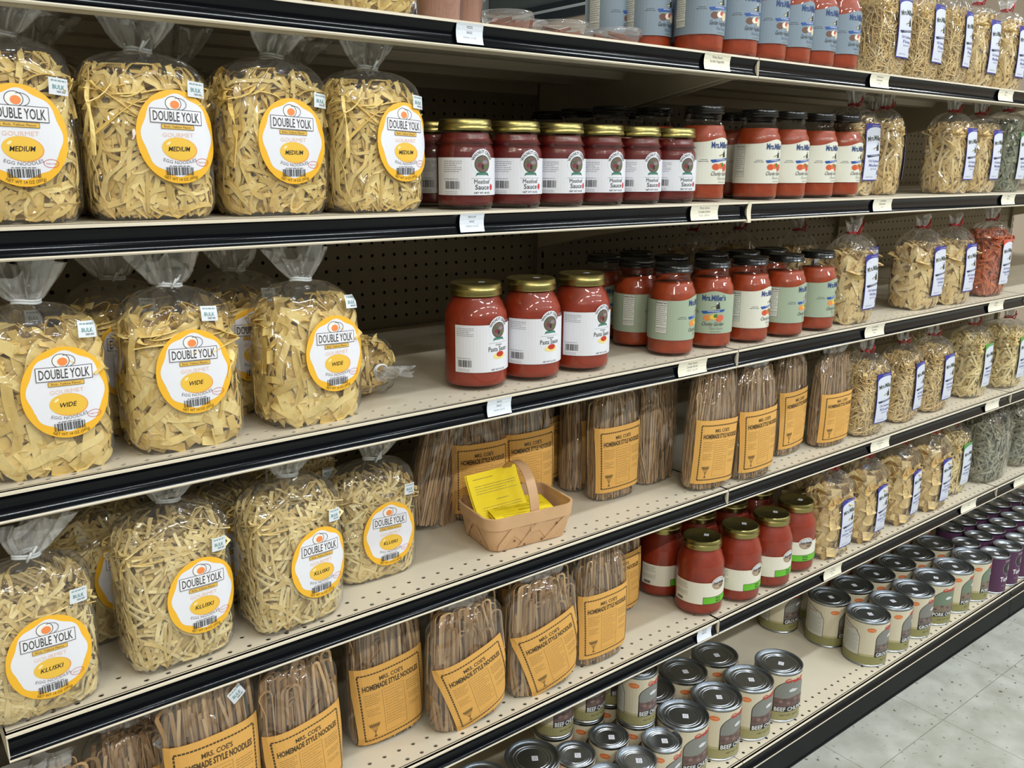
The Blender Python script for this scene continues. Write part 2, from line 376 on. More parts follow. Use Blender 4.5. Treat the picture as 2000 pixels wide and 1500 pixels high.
BAYN = ['bay on the far left', 'left bay', 'middle bay', 'right bay']
def make_bay(i):
    x0 = (i-1)*BAY; x1 = x0+BAY; t = thing('gondola_bay', 'cream steel shelving bay with pegboard back and black price rails, %s' % BAYN[i], 'shelving', ((x0+x1)/2, D, 0), 0, 'gondola bays')
    q = MB(); n = 47; s = IN; u0 = -.0077-BAY/2+.0127-s/2 ; u0 = -n*s/2 - .0
    # pegboard: hole grid phased so that rows fall at 1.3789 and 1.0854
    off = -.0077
    vz0 = 1.3789 + s/2 - 44*s
    perf(q, -23.5*s+off+.0045, vz0, 47, 44, s, .0036, lambda a, b, c: (a, -c, b), depth=.003, nseg=8)
    a0 = -23.5*s+off+.0045; a1 = a0+47*s
    q.box(-BAY/2, a0, 0, .002, .1, 1.44); q.box(a1, BAY/2, 0, .002, .1, 1.44); q.box(a0, a1, 0, .002, .1, vz0); q.box(a0, a1, 0, .002, vz0+44*s, 1.44)
    link('back_panel', q.mesh([PEG, HOLE_SHADE]), t)
    q = MB(); q.box(-BAY/2, BAY/2, .02, .022, .05, 1.44, 0); link('hole_shade_sheet', q.mesh(HOLE_SHADE), t)  # dark sheet added behind the pegboard so its holes look shaded
    for sx in (-1, 1):
        q = MB(); xs = sorted((sx*(BAY/2-.0155), sx*(BAY/2-.0004))); q.box(xs[0], xs[1], -.012, .03, 0, 1.44)
        xs = sorted((sx*(BAY/2-.0032), sx*(BAY/2-.0004)))
        for k in range(54): q.box(xs[0], xs[1], -.0126, -.0118, .08+k*s, .08+k*s+.014, 1)  # slots as dark boxes, their inner shade painted
        link('upright', q.mesh([PEG, HOLE_SHADE]), t)
    q = MB(); q.box(-BAY/2+.001, BAY/2-.001, YB-D+.001, YB-D+.003, .004, ZB-.033)
    q.box(-BAY/2+.001, BAY/2-.001, YB-D-.0008, YB-D+.004, .0, .004)
    link('kick_plate', q.mesh(KICK), t)
    for k, z in ZS.items(): make_shelf(t, z-(.1016 if i == 0 and k == 4 else 0), 'shelf')
    make_shelf(t, ZB, 'base_shelf', front=YB, base=True)
for i in range(4): make_bay(i)
# white joint clip at the end of the second shelf
q = MB(); vs = []
for k in range(9):
    h = k/8; vs += [(-.0045+.003*math.sin(PI*h)*-1, rail_profile(h)*.3-.003, -.001-.032*h), (.0045, rail_profile(h)*.3-.003, -.001-.032*h)]
q.add(vs, [(2*k, 2*k+2, 2*k+3, 2*k+1) for k in range(8)]); q.box(-.0045, .0045, -.003, .004, -.036, -.031)
o = link('joint_clip', q.mesh(CREAM2), None, (BAY, -.0012, ZS[2])); tag(o, 'cream metal clip over the rail joint of the second shelf', 'clip')

# ---------------------------------------------------------------- price tags on the rails
def price_tag(k, xa, xb, lines, paper, label, z=None):
    wd = xb-xa; a = Art(); a.rect(-wd/2, wd/2, -.0275, -.0028, paper, 0)
    for i, (tx, sz) in enumerate(lines):
        a.text(tx, 0, -.0075-i*.0062, sz, '3A3A3E' if i < 2 else '8A8A90', 2, width=min(wd*.8, len(tx)*sz*.62))
    me = a.build(lambda x, y, h: (x, rail_profile(min(1, max(0, (-y-.0028)/.0247)))*.45-.0022-h, y), cut=.004)
    o = link('price_tag', me, None, ((xa+xb)/2, 0, ZS[k])); tag(o, label, 'price tag', 'paper price tags in the shelf rails')
WT, CT = 'DCE3EE', 'E4DFCC'
price_tag(1, .598, .640, [('PIZZA', .0028), ('SAUCE', .0028), ('WEAVER 12/14 OZ', .0022)], WT, 'white price tag under the brown powder cups, top rail')
price_tag(1, 1.078, 1.143, [('Pasta Sauce', .0036), ('Garden Vegetable', .0036)], CT, 'cream price tag under the blue-labelled jars, top rail')
price_tag(1, 1.568, 1.636, [('Old Fashioned', .003), ('Fine Noodle', .003), ('$2.99', .003)], CT, 'cream price tag under the first fine noodle bag, top rail')
price_tag(1, 2.114, 2.190, [('Noodle', .003), ('Bow', .003)], CT, 'cream price tag at the far right of the top rail')
price_tag(2, .601, .641, [('MEATLOAF', .0026), ('SAUCE', .0026), ('WEAVER 12/18 OZ', .0022)], WT, 'white price tag under the first meatloaf sauce jar')
price_tag(2, 1.066, 1.136, [('Pasta Sauce', .0036), ('Chunky Italian', .0036), ('$7.62   $20.34', .003)], CT, 'cream price tag beside the white joint clip, second rail')
price_tag(2, 1.626, 1.698, [('OLD FASHIONED', .003), ('MEDIUM NOODLE', .003), ('$2.99', .003)], CT, 'cream price tag under the slumped noodle bag, second rail')
price_tag(2, 2.206, 2.279, [('Spinach', .003), ('Noodle', .003)], CT, 'cream price tag under the green noodle bag, second rail')
price_tag(3, .646, .690, [('PASTA', .0028), ('SAUCE', .0028), ('WEAVER 12/32 OZ', .0022)], WT, 'white price tag below the first tall pasta sauce jar')
price_tag(3, 1.056, 1.131, [('Pasta Sauce', .0036), ('Chunky Garden', .0036), ('$7.50   $21.50', .003)], CT, 'cream price tag below the green-labelled jar, third rail')
price_tag(3, 1.647, 1.724, [('OLD FASHIONED', .003), ('Wide Noodle', .003), ('$2.99', .003)], CT, 'cream price tag under the red-tied wide noodle bag, third rail')
price_tag(3, 2.218, 2.302, [('VEGETABLE', .003), ('Noodle', .003)], CT, 'cream price tag left of the orange noodle bag, third rail')
price_tag(4, 1.724, 1.803, [('Old Fashioned', .003), ('Kluski Noodle', .003), ('$2.99', .003)], CT, 'cream price tag under the first narrow noodle bag, fourth rail')
price_tag(4, 2.284, 2.363, [('Gluten', .003)], CT, 'cream price tag under the green-topped label bag, fourth rail')
price_tag(5, 1.154, 1.196, [('PASTA', .0042), ('SAUCE', .0042)], WT, 'white price tag reading PASTA SAUCE, lowest rail')
price_tag(5, 1.584, 1.654, [('Old Fash.', .003), ('Extra Wide', .0034), ('$2.99', .003)], CT, 'cream price tag under the pot-pie noodle bag, lowest rail')
price_tag(5, 2.226, 2.312, [('Garden', .003), ('Noodle', .003)], CT, 'cream price tag at a fold of the lowest rail, above the can lids')
price_tag(5, 2.546, 2.614, [('Spinach', .003)], CT, 'cream price tag farthest right on the lowest rail')

# ================================================================ NOODLE BAGS
def sp(v, e): return math.copysign(abs(v)**e, v)
class BagShape:
    """pillow bag: superelliptic body up to hn, shoulders gathered to a neck at hk, loose tail to ht"""
    def __init__(s, W, Dp, hn, hk, ht, n=3.6, seed=0, tail=(.045, .008), lean=(0, 0), neck=(.012, .008)):
        s.a, s.b, s.hn, s.hk, s.ht, s.n, s.seed, s.tail, s.lean, s.neck = W/2, Dp/2, hn, hk, ht, n, seed, tail, lean, neck
    def ab(s, z):
        if z <= s.hn:
            g = min(1, z/.018); k = .86+.14*math.sin(g*PI/2); k *= 1+.025*math.sin(PI*z/s.hn)
            return s.a*k, s.b*k*(1+.06*math.sin(PI*z/s.hn))
        if z <= s.hk:
            t = (z-s.hn)/(s.hk-s.hn); k = max(0, 1-t**2.3)**.62
            return s.neck[0]+(s.a-s.neck[0])*k, s.neck[1]+(s.b-s.neck[1])*k**1.15
        t = (z-s.hk)/(s.ht-s.hk)
        return s.neck[0]+(s.tail[0]-s.neck[0])*t**.7, s.neck[1]+(s.tail[1]-s.neck[1])*t
    def off(s, z):
        t = max(0, (z-s.hn*.8)/(s.ht-s.hn*.8)); return s.lean[0]*t*t, s.lean[1]*t*t
    def pt(s, th, z, r=1):
        a, b = s.ab(z); e = 2/s.n if z <= s.hn else 2/(s.n + (2-s.n)*min(1, (z-s.hn)/(s.hk-s.hn)))
        ox, oy = s.off(z)
        return Vector((ox+a*r*sp(math.cos(th), e), oy+b*r*sp(math.sin(th), e), z))
    def front(s, x, z):
        a, b = s.ab(z); u = min(.995, abs(x)/a); ox, oy = s.off(z); return oy-b*(1-u**s.n)**(1/s.n)
def bag_film(S, pleats=9, wr=.0035):
    N = 72; zs = [0, .003, .008, .016] + [.03+(S.hn-.03)*k/8 for k in range(9)] + [S.hn+(S.hk-S.hn)*k/9 for k in range(1, 10)] + [S.hk+.003] + [S.hk+(S.ht-S.hk)*k/6 for k in range(1, 7)]
    rnd = random.Random(S.seed); vs = []; ph = rnd.random()*6
    for z in zs:
        up = max(0, min(1, (z-S.hn*.93)/(S.hk-S.hn)))
        for j in range(N):
            th = 2*PI*j/N; p = S.pt(th, z); cx, cy = S.off(z); rd = Vector((p.x-cx, p.y-cy, 0)); L = rd.length or 1e-6; rd /= L
            nz = noise.noise(Vector((p.x*38, p.y*38, z*26))+Vector((S.seed*7.3, 0, 0)))
            rg = abs(noise.noise(Vector((p.x*22+S.seed*3, p.y*22, z*16))))
            d = -abs(nz)*.0016*(1-up) + up*(nz*wr*1.6 - (.35-rg)*wr*1.4)
            if z > S.hn:
                d += math.cos(th*pleats+ph+nz*1.5)*(.0022 if z < S.hk else .003*(1+(z-S.hk)/(S.ht-S.hk)))*up
                d = max(d, -L*.5)
            dz = 0
            if z > S.hk: q_ = (z-S.hk)/(S.ht-S.hk); dz = (nz*.016+.005*math.cos(th*2+ph)-abs(math.sin(th*1.5+ph))*.008)*q_; d += q_*(.006*math.cos(th*5+ph*2)-.005*math.sin(th*2+ph*3))
            vs.append(p+rd*d+Vector((0, 0, dz)))
    m = len(zs); fs = [(k*N+j, k*N+(j+1) % N, (k+1)*N+(j+1) % N, (k+1)*N+j) for k in range(m-1) for j in range(N)]
    kt = 22; mi = [1 if k >= m-7 else 0 for k in range(m-1) for j in range(N)]
    vs.append(Vector((0, 0, .0006))); c = len(vs)-1
    for j in range(N): fs.append((j, c, (j+1) % N)); mi.append(0)
    return mesh_from(vs, fs, [FILM, TAIL], mi, True)
def ribbons(S, count, wdt, ln, thick=.0011, layers=(.77, .950), curl=2.0, loose=.25, seed=0, topjut=.012, mats=None, seg=7, twist=.5, wvar=.3, horiz=0):
    """a heap of noodles filling the bag"""
    R = random.Random(seed*101+7); mb = MB()
    # arc length table round the body
    T = []; acc = 0; prev = S.pt(0, S.hn/2); M = 96
    for k in range(1, M+1):
        p = S.pt(2*PI*k/M, S.hn/2); acc += (p-prev).length; T.append(acc); prev = p
    P = acc
    def th_of(s):
        s %= P; lo = 0
        import bisect
        k = bisect.bisect_left(T, s); a = T[k-1] if k else 0; b = T[min(k, M-1)]; return 2*PI*(k+(s-a)/max(1e-9, b-a))/M
    for i in range(count):
        r = layers[0]+(layers[1]-layers[0])*(i/count)**.8
        L = R.uniform(*ln); wd = wdt*(1+R.uniform(-wvar, wvar)); onTop = R.random() < .20
        s0 = R.random()*P; z0 = R.uniform(.004, S.hn-.004); ph = R.uniform(0, 2*PI)
        if horiz: ph = R.gauss(0, horiz) + (PI if R.random() < .5 else 0)
        k1 = R.gauss(0, curl/.06); k2 = R.gauss(0, curl/.03); tw = R.uniform(-1, 1)*twist; dr = R.gauss(0, loose)
        pts = []; s, z = s0, z0; st = L/seg
        if onTop:
            a, b = S.ab(S.hn*.9); x = R.uniform(-.9, .9)*a; y = R.uniform(-.9, .9)*b; zz = S.hn-.012+R.uniform(-.01, topjut); el = R.gauss(.1, .5)
            for q_ in range(seg+1):
                zt = max(.003, min(S.hn+topjut*1.6, zz)); A_, B_ = S.ab(zt); rr = math.hypot(x/(A_*.9), y/(B_*.9)) if zt > S.hn else max(abs(x)/(A_*.96), abs(y)/(B_*.96)); sc = 1/max(1, rr)
                pts.append((Vector((x*sc, y*sc, zt)), Vector((0, 0, 1))))
                x += math.cos(ph)*math.cos(el)*st; y += math.sin(ph)*math.cos(el)*st; zz += math.sin(el)*st; ph += (k1+k2*.4)*st; el += k2*.3*st
        else:
            for q_ in range(seg+1):
                zt_ = S.hn+topjut*(.3+.7*((i*37) % 100)/100)
                if z < .003: z = .006-z; ph = -ph
                if z > zt_: z = 2*zt_-z; ph = -ph
                zc = max(.003, z)
                rr = min(layers[1], max(.55, r+dr*math.sin(q_/seg*PI)*.12)); th = th_of(s); p = S.pt(th, zc, rr*(.97 if zc > S.hn else 1)); ox_, oy_ = S.off(zc); p.x -= ox_; p.y -= oy_
                e = S.pt(th+.02, min(zc, S.hn), rr)-S.pt(th-.02, min(zc, S.hn), rr); nrm = Vector((e.y, -e.x, 0)).normalized()
                pts.append((p, nrm)); s += math.cos(ph)*st; z += math.sin(ph)*st; ph += (k1+k2*math.sin(q_))*st
        vs = []; n = len(pts)
        for q_, (p, nr) in enumerate(pts):
            d = (pts[min(q_+1, n-1)][0]-pts[max(q_-1, 0)][0])
            if d.length < 1e-6: d = Vector((1, 0, 0))
            d.normalize(); sd = d.cross(nr)
            if sd.length < 1e-4: sd = Vector((1, 0, 0))
            sd.normalize(); n2 = sd.cross(d); a_ = tw*(q_/seg*2-1)+tw*.5; sv = sd*math.cos(a_)+n2*math.sin(a_); nv = n2*math.cos(a_)-sd*math.sin(a_)
            h, t = wd/2, thick/2
            vs += [p+sv*h+nv*t, p-sv*h+nv*t, p-sv*h-nv*t, p+sv*h-nv*t]
        fs = [(4*k+j, 4*k+(j+1) % 4, 4*k+4+(j+1) % 4, 4*k+4+j) for k in range(n-1) for j in range(4)] + [(3, 2, 1, 0), (4*n-4, 4*n-3, 4*n-2, 4*n-1)]
        mb.add(vs, fs, i % 3)
    # the densely packed middle of the heap
    N = 28; zs = [.004, .02, S.hn*.3, S.hn*.6, S.hn*.82, S.hn*.92]; vs = []
    for z in zs:
        k = layers[0]*(.98 if z < S.hn*.85 else .7)
        for j in range(N): vs.append(S.pt(2*PI*j/N, z, k))
    fs = [(k*N+j, k*N+(j+1) % N, (k+1)*N+(j+1) % N, (k+1)*N+j) for k in range(len(zs)-1) for j in range(N)] + [tuple(range(N))[::-1], tuple((len(zs)-1)*N+j for j in range(N))]
    mb.add(vs, fs, 2)
    return mb.mesh(mats)
def noodle_mats(key, c1, c2, c3):
    return [mat(key+'_a', c1, .62, var=.07, vscale=90), mat(key+'_b', c2, .62, var=.07, vscale=90), mat(key+'_c', c3, .66, var=.07, vscale=90)]
EGG = noodle_mats('egg_noodle', 'F0D68A', 'E9CB7C', 'D9B866')
EGGK = noodle_mats('pale_egg_noodle', 'EDDAA0', 'E4CD8E', 'D6BB78')
OLD = noodle_mats('old_style_noodle', 'E8CF94', 'DFC182', 'D0AF6E')
SPIN = noodle_mats('spinach_noodle', '8C8E72', '7B7F63', '6B7057')
TOMA = noodle_mats('tomato_noodle', 'CE6E35', 'C25E2B', 'AF5024')
GREYN = noodle_mats('grey_green_noodle', 'A19E86', '8F8D74', '807E66')
LONG = noodle_mats('long_brown_noodle', 'C6A57A', 'B69266', 'A37F54')

def sticker_art(txt1='GROCERY', txt2='BULK', w_=.019, h_=.0165):
    a = Art(); a.rect(-w_/2, w_/2, -h_/2, h_/2, 'D5DBE2', 0); a.text('BULK', 0, -.0005, .004, '4E8A86', 2, width=w_*.62, bold=.01)
    a.lines(-w_*.38, w_*.4, h_*.34, 1, .002, '7F9A9C', 2, t=.0014, seed=4); a.lines(-w_*.1, w_*.35, -h_*.3, 1, .002, '8A8F96', 2, t=.0018, seed=5)
    return a
def egg_label(kind):
    a = Art(); rx, ry = .0435, .049; Y = 'F0B62E'
    a.ell(0, 0, rx, ry, Y, 0, 56)
    a.ell(0, .001, rx*.86, ry*.87, 'E3E4EC', 1, 72, fn=lambda t: .035*math.cos(t*8+.4)+(-.02 if math.sin(t) < -.5 else 0))
    g = '3C3C40'
    a.ring(-.002, .0345, .0085, .0075, .0006, g, 3); a.ell(-.002, .0345, .0078, .0068, 'EDEBE6', 2, 24)
    a.ring(.003, .034, .009, .0065, .0005, g, 5, a0=-1.2, a1=1.9); a.ell(-.0005, .0335, .0048, .0042, 'EE8A4A', 4, 24)
    ang = -.04
    a.rect(-.0275, .0275, .0135, .0285, 'E6E6EC', 6, ang); a.frame(-.0275, .0275, .0135, .0285, .0006, g, 7, ang)
    a.text('DOUBLE YOLK', 0, .021, .0098, g, 8, width=.049, ang=ang, bold=.008)
    a.rect(-.017, .018, .0078, .0128, 'E2B552', 6, ang*.8); a.frame(-.017, .018, .0078, .0128, .0004, '6A5A2A', 7, ang*.8)
    a.text('Rich, Yellow Flavor', .0005, .0103, .0022, '6A5A2A', 8, width=.029, ang=ang*.8)
    a.text('GOURMET', 0, .002, .0042, 'E6BFAE', 3, width=.033)
    a.ell(.0008, -.0128, .0186, .0122, 'E79A5A', 2, 36, ang=-.1); a.ell(0, -.0124, .0182, .0118, 'EBBE46', 3, 36, ang=-.1)
    a.ell(-.011, -.0068, .0028, .0014, 'F6E3A8', 4, 12, ang=.6)
    a.text(kind, 0, -.0125, .0048, '1E1E1E', 5, width=.0036*len(kind)+.002, bold=.012, shear=.25)
    a.text('EGG NOODLES', 0, -.0268, .0034, '6E7078', 3, width=.036, arc=-.05)
    a.barcode(-.001, -.0360, .030, .0085, '3A3A3E', 3, seed=len(kind)); a.lines(-.012, .011, -.0306, 1, .002, '707078', 3, t=.0009)
    a.ring(.0245, -.0265, .0072, .0042, .0005, 'C95A66', 3); a.text('Walnut Creek', .0245, -.0265, .0016, 'C95A66', 4, width=.010)
    a.text('NET WT 14 OZ (397g)', 0, -.0447, .0031, '5A4A10', 3, width=.036, arc=-.05)
    return a
def stick_on(S, art, x, z, lift=.003, ang=0, cut=.006, foldr=0):
    c, s = math.cos(ang), math.sin(ang)
    def fn(u, v, h):
        X, Z = x+u*c-v*s, z+u*s+v*c; a, b = S.ab(Z); ov = abs(X)-a*.97
        if ov > 0:
            X2 = math.copysign(a*.97+ov*.35, X); return (X2, S.front(math.copysign(a*.97, X), Z)-lift-h+ov*.6, Z)
        return (X, S.front(X, Z)-lift-h, Z)
    return art.build(fn, cut=cut)
def tie_mesh(S, m, tails=True, up=.012, r=.0014):
    q = MB(); a, b = S.ab(S.hk); ox, oy = S.off(S.hk); z = S.hk+.001
    for dz in (-.0014, .0014): q.tube([(ox+(a+.002)*math.cos(t), oy+(b+.002)*math.sin(t), z+dz+.001*math.sin(t*2)) for t in [2*PI*k/18 for k in range(19)]], r, 6)
    if tails:
        q.tube([(ox, oy-b-.002, z), (ox+.004, oy-b-.008, z+up*.5), (ox+.009, oy-b-.006, z+up)], r, 6)
        q.tube([(ox, oy-b-.002, z), (ox-.003, oy-b-.009, z-up*.2), (ox+.002, oy-b-.012, z+up*.7)], r, 6)
    return q.mesh(m, True)
WTIE = mat('white_tie', 'D8DDE0', .5); RTIE = mat('red_tie', 'B01624', .4)
def make_egg_bag(kind, seed, cnt, wd, ln, mats, curl, lx, lz, lean=(0, 0), tail=.04, hk=.196, hn=.156, Wd=.132, stick=(.045, .145), ht=None, twist=.5, lang=0, tie=True, seg=7):
    S = BagShape(Wd, .088, hn, hk, ht or hk+tail, seed=seed, tail=(.038, .009), lean=lean, n=4.0)
    t = thing('egg_noodle_bag', '', 'bag of noodles')
    nd = link('noodles', ribbons(S, cnt, wd, ln, curl=curl, seed=seed, mats=mats, twist=twist, seg=seg), t); nd['kind'] = 'stuff'
    link('plastic_film', bag_film(S), t)
    link('paper_label', stick_on(S, egg_label(kind), lx, lz, ang=lang), t)
    if stick: link('price_sticker', stick_on(S, sticker_art(), stick[0], stick[1], ang=-.08, lift=.0052), t)
    if tie: link('twist_tie', tie_mesh(S, WTIE, tails=seed % 2 == 0), t)
    return t
ME = dict(cnt=620, wd=.0048, ln=(.05, .10), mats=EGG, curl=1.2, twist=.7, seg=9)
WI = dict(cnt=400, wd=.0100, ln=(.04, .085), mats=EGG, curl=.5, twist=.5, seg=7)
KL = dict(cnt=900, wd=.0040, ln=(.035, .06), mats=EGGK, curl=.35, twist=.4, seg=4)
GE = 'round-labelled egg noodle bags'
med1 = make_egg_bag('MEDIUM', 1, lx=.008, lz=.086, lean=(.028, -.006), stick=(.048, .134), hk=.184, hn=.148, tail=.044, **ME)
med2 = make_egg_bag('MEDIUM', 2, lx=.022, lz=.088, lean=(.004, 0), stick=(.046, .138), hk=.178, hn=.143, tail=.05, **ME)
wid1 = make_egg_bag('WIDE', 3, lx=.018, lz=.092, lean=(-.004, 0), stick=(.046, .156), hk=.184, hn=.141, tail=.046, **WI)
wid2 = make_egg_bag('WIDE', 4, lx=.002, lz=.095, lean=(-.006, 0), stick=(.025, .160), hk=.190, hn=.143, tail=.048, **WI)
klu1 = make_egg_bag('KLUSKI', 6, lx=.010, lz=.074, lean=(.024, -.012), stick=(.046, .136), hk=.180, hn=.138, tail=.05, **KL)
klu2 = make_egg_bag('KLUSKI', 5, lx=.020, lz=.090, lean=(.012, -.004), stick=(.045, .150), hk=.204, hn=.164, tail=.05, **KL)
z2, z3, z4, z5, z1 = ZS[2], ZS[3], ZS[4], ZS[5], ZS[1]
E_ = .0004
bY = .066      # bag centre behind the front edge
place(med1, (.083, bY, z2+E_), .03, 'medium egg noodle bag cut off by the left picture edge, second shelf', GE)
place(med2, (.223, bY, z2+E_), -.02, 'medium egg noodle bag, second from the left on its shelf', GE)
place(med1, (.369, bY+.006, z2+E_), .05, 'medium egg noodle bag, third from the left on its shelf', GE)
place(med2, (.503, bY-.002, z2+E_), .10, 'medium egg noodle bag standing against the meatloaf sauce jars', GE)
place(med2, (.295, bY+.105, z2+E_), -.1, 'medium egg noodle bag in the row behind, seen between two front bags', GE)
place(med1, (.13, bY+.11, z2+E_), .1, 'medium egg noodle bag in shadow behind the two leftmost ones', GE)
place(med1, (.44, bY+.11, z2+E_), -.2, 'medium egg noodle bag behind the one beside the meatloaf jars', GE)
place(wid1, (.086, bY-.006, z3+E_), .0, 'wide egg noodle bag with white tie, leftmost on the third shelf', GE)
place(wid2, (.236, bY-.004, z3+E_), .03, 'wide egg noodle bag in the middle of three, third shelf', GE)
place(wid1, (.400, bY, z3+E_), .06, 'wide egg noodle bag beside the empty stretch of shelf', GE)
place(wid2, (.20, bY+.10, z3+E_), -.05, 'wide egg noodle bag behind the middle one, its label half hidden', GE)
place(wid2, (.352, bY+.10, z3+E_), .0, 'wide egg noodle bag behind the one beside the empty shelf', GE)
place(wid1, (.05, bY+.10, z3+E_), .1, 'wide egg noodle bag in the row behind, by the left picture edge', GE)
fall = place(wid1, (.475, .235, z3+.046), .25, 'wide egg noodle bag lying on its side behind the standing ones', GE, tilt=(PI/2, 0), scale=(.8, .9, .9))
place(klu1, (.042, bY-.014, z4+E_), .04, 'kluski egg noodle bag, leftmost of those on the fourth shelf', GE)
place(klu2, (.204, bY-.006, z4+E_), .04, 'kluski egg noodle bag, second from the left on its shelf', GE)
place(klu2, (.356, bY-.010, z4+E_), .08, 'kluski egg noodle bag third from the left, nearest the holed deck', GE)
place(klu1, (.508, bY+.048, z4+E_), -.03, 'kluski egg noodle bag set back, nearest the wicker basket', GE)
place(klu2, (.14, bY+.105, z4+E_), .2, 'kluski egg noodle bag in shadow between the two leftmost ones', GE)
place(klu1, (.30, bY+.105, z4+E_), .1, 'kluski egg noodle bag in shadow behind the second and third ones', GE)
place(klu2, (.43, bY+.15, z4+E_), -.1, 'kluski egg noodle bag at the back, behind the one near the basket', GE)
place(med1, (.500, bY, z1+E_), -.1, 'egg noodle bag on the top shelf, only its bottom in view', GE)
place(med2, (.355, bY+.01, z1+E_), .1, 'egg noodle bag on the top shelf, left of the other', GE)

# ---- bags with the tall blue-bordered label
def maid_figure(a, x, y, s, h):      # small dark figure with a bonnet bent over a bowl
    k = '26292E'
    a.ell(x+.3*s, y+.62*s, .2*s, .2*s, k, h, 14); a.ell(x+.16*s, y+.66*s, .13*s, .15*s, 'D9DADF', h+1, 12)
    a.poly([(x+.05*s, y+.45*s), (x+.5*s, y+.5*s), (x+.62*s, y-.15*s), (x+.0*s, y-.2*s)], k, h)
    a.poly([(x-.75*s, y+.05*s), (x+.1*s, y+.32*s), (x+.15*s, y+.15*s), (x-.5*s, y-.12*s)], '6A6A3C', h)
    a.poly([(x-.6*s, y+.0*s), (x-.1*s, y+.12*s), (x-.05*s, y+.02*s), (x-.5*s, y-.1*s)], 'E0DCC0', h+1)
def banner(a, x, y, w_, col, h):
    a.poly([(x-w_*.5, y-.0012), (x-w_*.42, y-.0045), (x, y-.0018), (x+w_*.42, y-.0002), (x+w_*.5, y+.0035), (x+w_*.42, y+.004), (x, y+.0022), (x-w_*.5, y+.0004)], col, h)
def tall_label(kind, top='2B2C8C'):
    a = Art(); W2, H2 = .0355, .058
    a.rect(-W2, W2, -H2, H2, top if top[0] == '2' else 'C9D2CF', 0)
    a.poly([(-W2+.0022, -H2+.0022), (W2-.0022, -H2+.0022), (W2-.0022, H2-.018)] + [((W2-.0022)*math.cos(t), H2-.018+.011*math.sin(t)) for t in [PI*k/14 for k in range(1, 14)]] + [(-W2+.0022, H2-.018)], 'CDD2E0', 1)
    if top[0] != '2': a.rect(-W2, W2, H2-.010, H2, top, 1); a.poly([(-W2, H2-.02), (W2, H2-.02), (W2, H2-.009), (-W2, H2-.009)], top, .5)
    a.text('OLD FASHIONED', 0, H2-.0042, .0022, 'C9CCE4', 2, width=.03)
    a.text("Mrs.Miller's", 0, .0295, .0095, '2F3B2C', 3, width=.058, bold=.022, arc=.12)
    maid_figure(a, .004, .0065, .017, 3); banner(a, 0, -.0065, .058, '1E2650', 4); a.text('HOMEMADE', 0, -.0060, .0024, 'DDE0EE', 6, width=.03, ang=.05)
    a.text('Old Fashioned', 0, -.0175, .0052, '4E4E96', 3, width=.044, bold=.005); a.text(kind, 0, -.0262, .0058, '4E4E96', 3, width=.0042*len(kind)+.012, bold=.01)
    a.text('Egg Noodles', 0, -.0335, .0028, '6E6E9E', 3, width=.024); a.rect(.015, .028, -.046, -.036, 'AEB2C2', 3); a.barcode(.0215, -.041, .0115, .009, '70748A', 4, 5)
    a.text('NET WT 16 OZ', -.012, -.0505, .0024, '6E6E9E', 3, width=.024)
    return a
def make_tall_bag(kind, seed, cnt, wd, ln, mats, curl, W=.118, Dp=.088, hn=.15, hk=.188, top='2B2C8C', lx=.018, lz=.090, lang=0, tail=.032, seg=6, twist=.5, lean=(0, 0), label=True, lsc=1, stick=None, topjut=.01):
    S = BagShape(W, Dp, hn, hk, hk+tail, seed=seed, tail=(.026, .011), lean=lean, n=3.0, neck=(.011, .008))
    t = thing('noodle_bag', '', 'bag of noodles')
    nd = link('noodles', ribbons(S, cnt, wd, ln, curl=curl, seed=seed, mats=mats, twist=twist, seg=seg, topjut=topjut), t); nd['kind'] = 'stuff'
    link('plastic_film', bag_film(S, 7), t)
    if label: link('paper_label', stick_on(S, tall_label(kind, top), lx, lz, ang=lang, lift=.003), t)
    if stick: link('price_sticker', stick_on(S, sticker_art(w_=.016, h_=.013), stick[0], stick[1], ang=-.1, lift=.0052), t)
    link('twist_tie', tie_mesh(S, RTIE, up=.018, r=.0013), t)
    return t
GM = 'tall-labelled noodle bags'
T_fine = make_tall_bag('Fine', 11, 1000, .0018, (.05, .09), OLD, 1.0, hn=.146, hk=.19, lz=.095)
T_med = make_tall_bag('Medium', 12, 560, .0052, (.05, .08), OLD, .5, hn=.145, hk=.186)
T_wide = make_tall_bag('Wide', 13, 330, .0100, (.04, .06), OLD, .5, hn=.137, hk=.19, W=.12)
T_klus = make_tall_bag('Kluski', 14, 900, .0030, (.035, .06), OLD, .4, hn=.148, hk=.192, lz=.09)
T_pie = make_tall_bag('Extra Wide', 15, 190, .0230, (.03, .045), OLD, .35, hn=.150, hk=.205, lz=.085, seg=4, topjut=.004)
T_spin = make_tall_bag('Spinach', 16, 560, .0052, (.04, .07), SPIN, .6, top='4C8A4A', hn=.16, hk=.2)
T_toma = make_tall_bag('Vegetable', 17, 520, .0060, (.05, .08), TOMA, .9, top='C24A36', hn=.155, hk=.195, W=.13)
T_green = make_tall_bag('Gluten Free', 18, 420, .0052, (.04, .08), EGGK, .5, top='4C9A44', hn=.155, hk=.195)
T_grey = make_tall_bag('Spinach', 19, 700, .0050, (.03, .06), GREYN, .5, hn=.17, hk=.215, W=.17, Dp=.11, label=False)
def put(proto, xr, y, k, rz, label, hw=.06, **kw):
    place(proto, (xr-hw, y, ZS[k]+E_), rz, label, GM, **kw)
tY = .062
put(T_fine, 1.765, .07, 1, 0, 'fine noodle bag on the top shelf, right after the blue-labelled jars')
put(T_fine, 1.905, .07, 1, .05, 'fine noodle bag, second from the jars on the top shelf')
put(T_fine, 2.035, .07, 1, .12, 'fine noodle bag, third from the jars on the top shelf')
put(T_med, 2.165, .07, 1, 0, 'medium noodle bag, fourth from the jars on the top shelf')
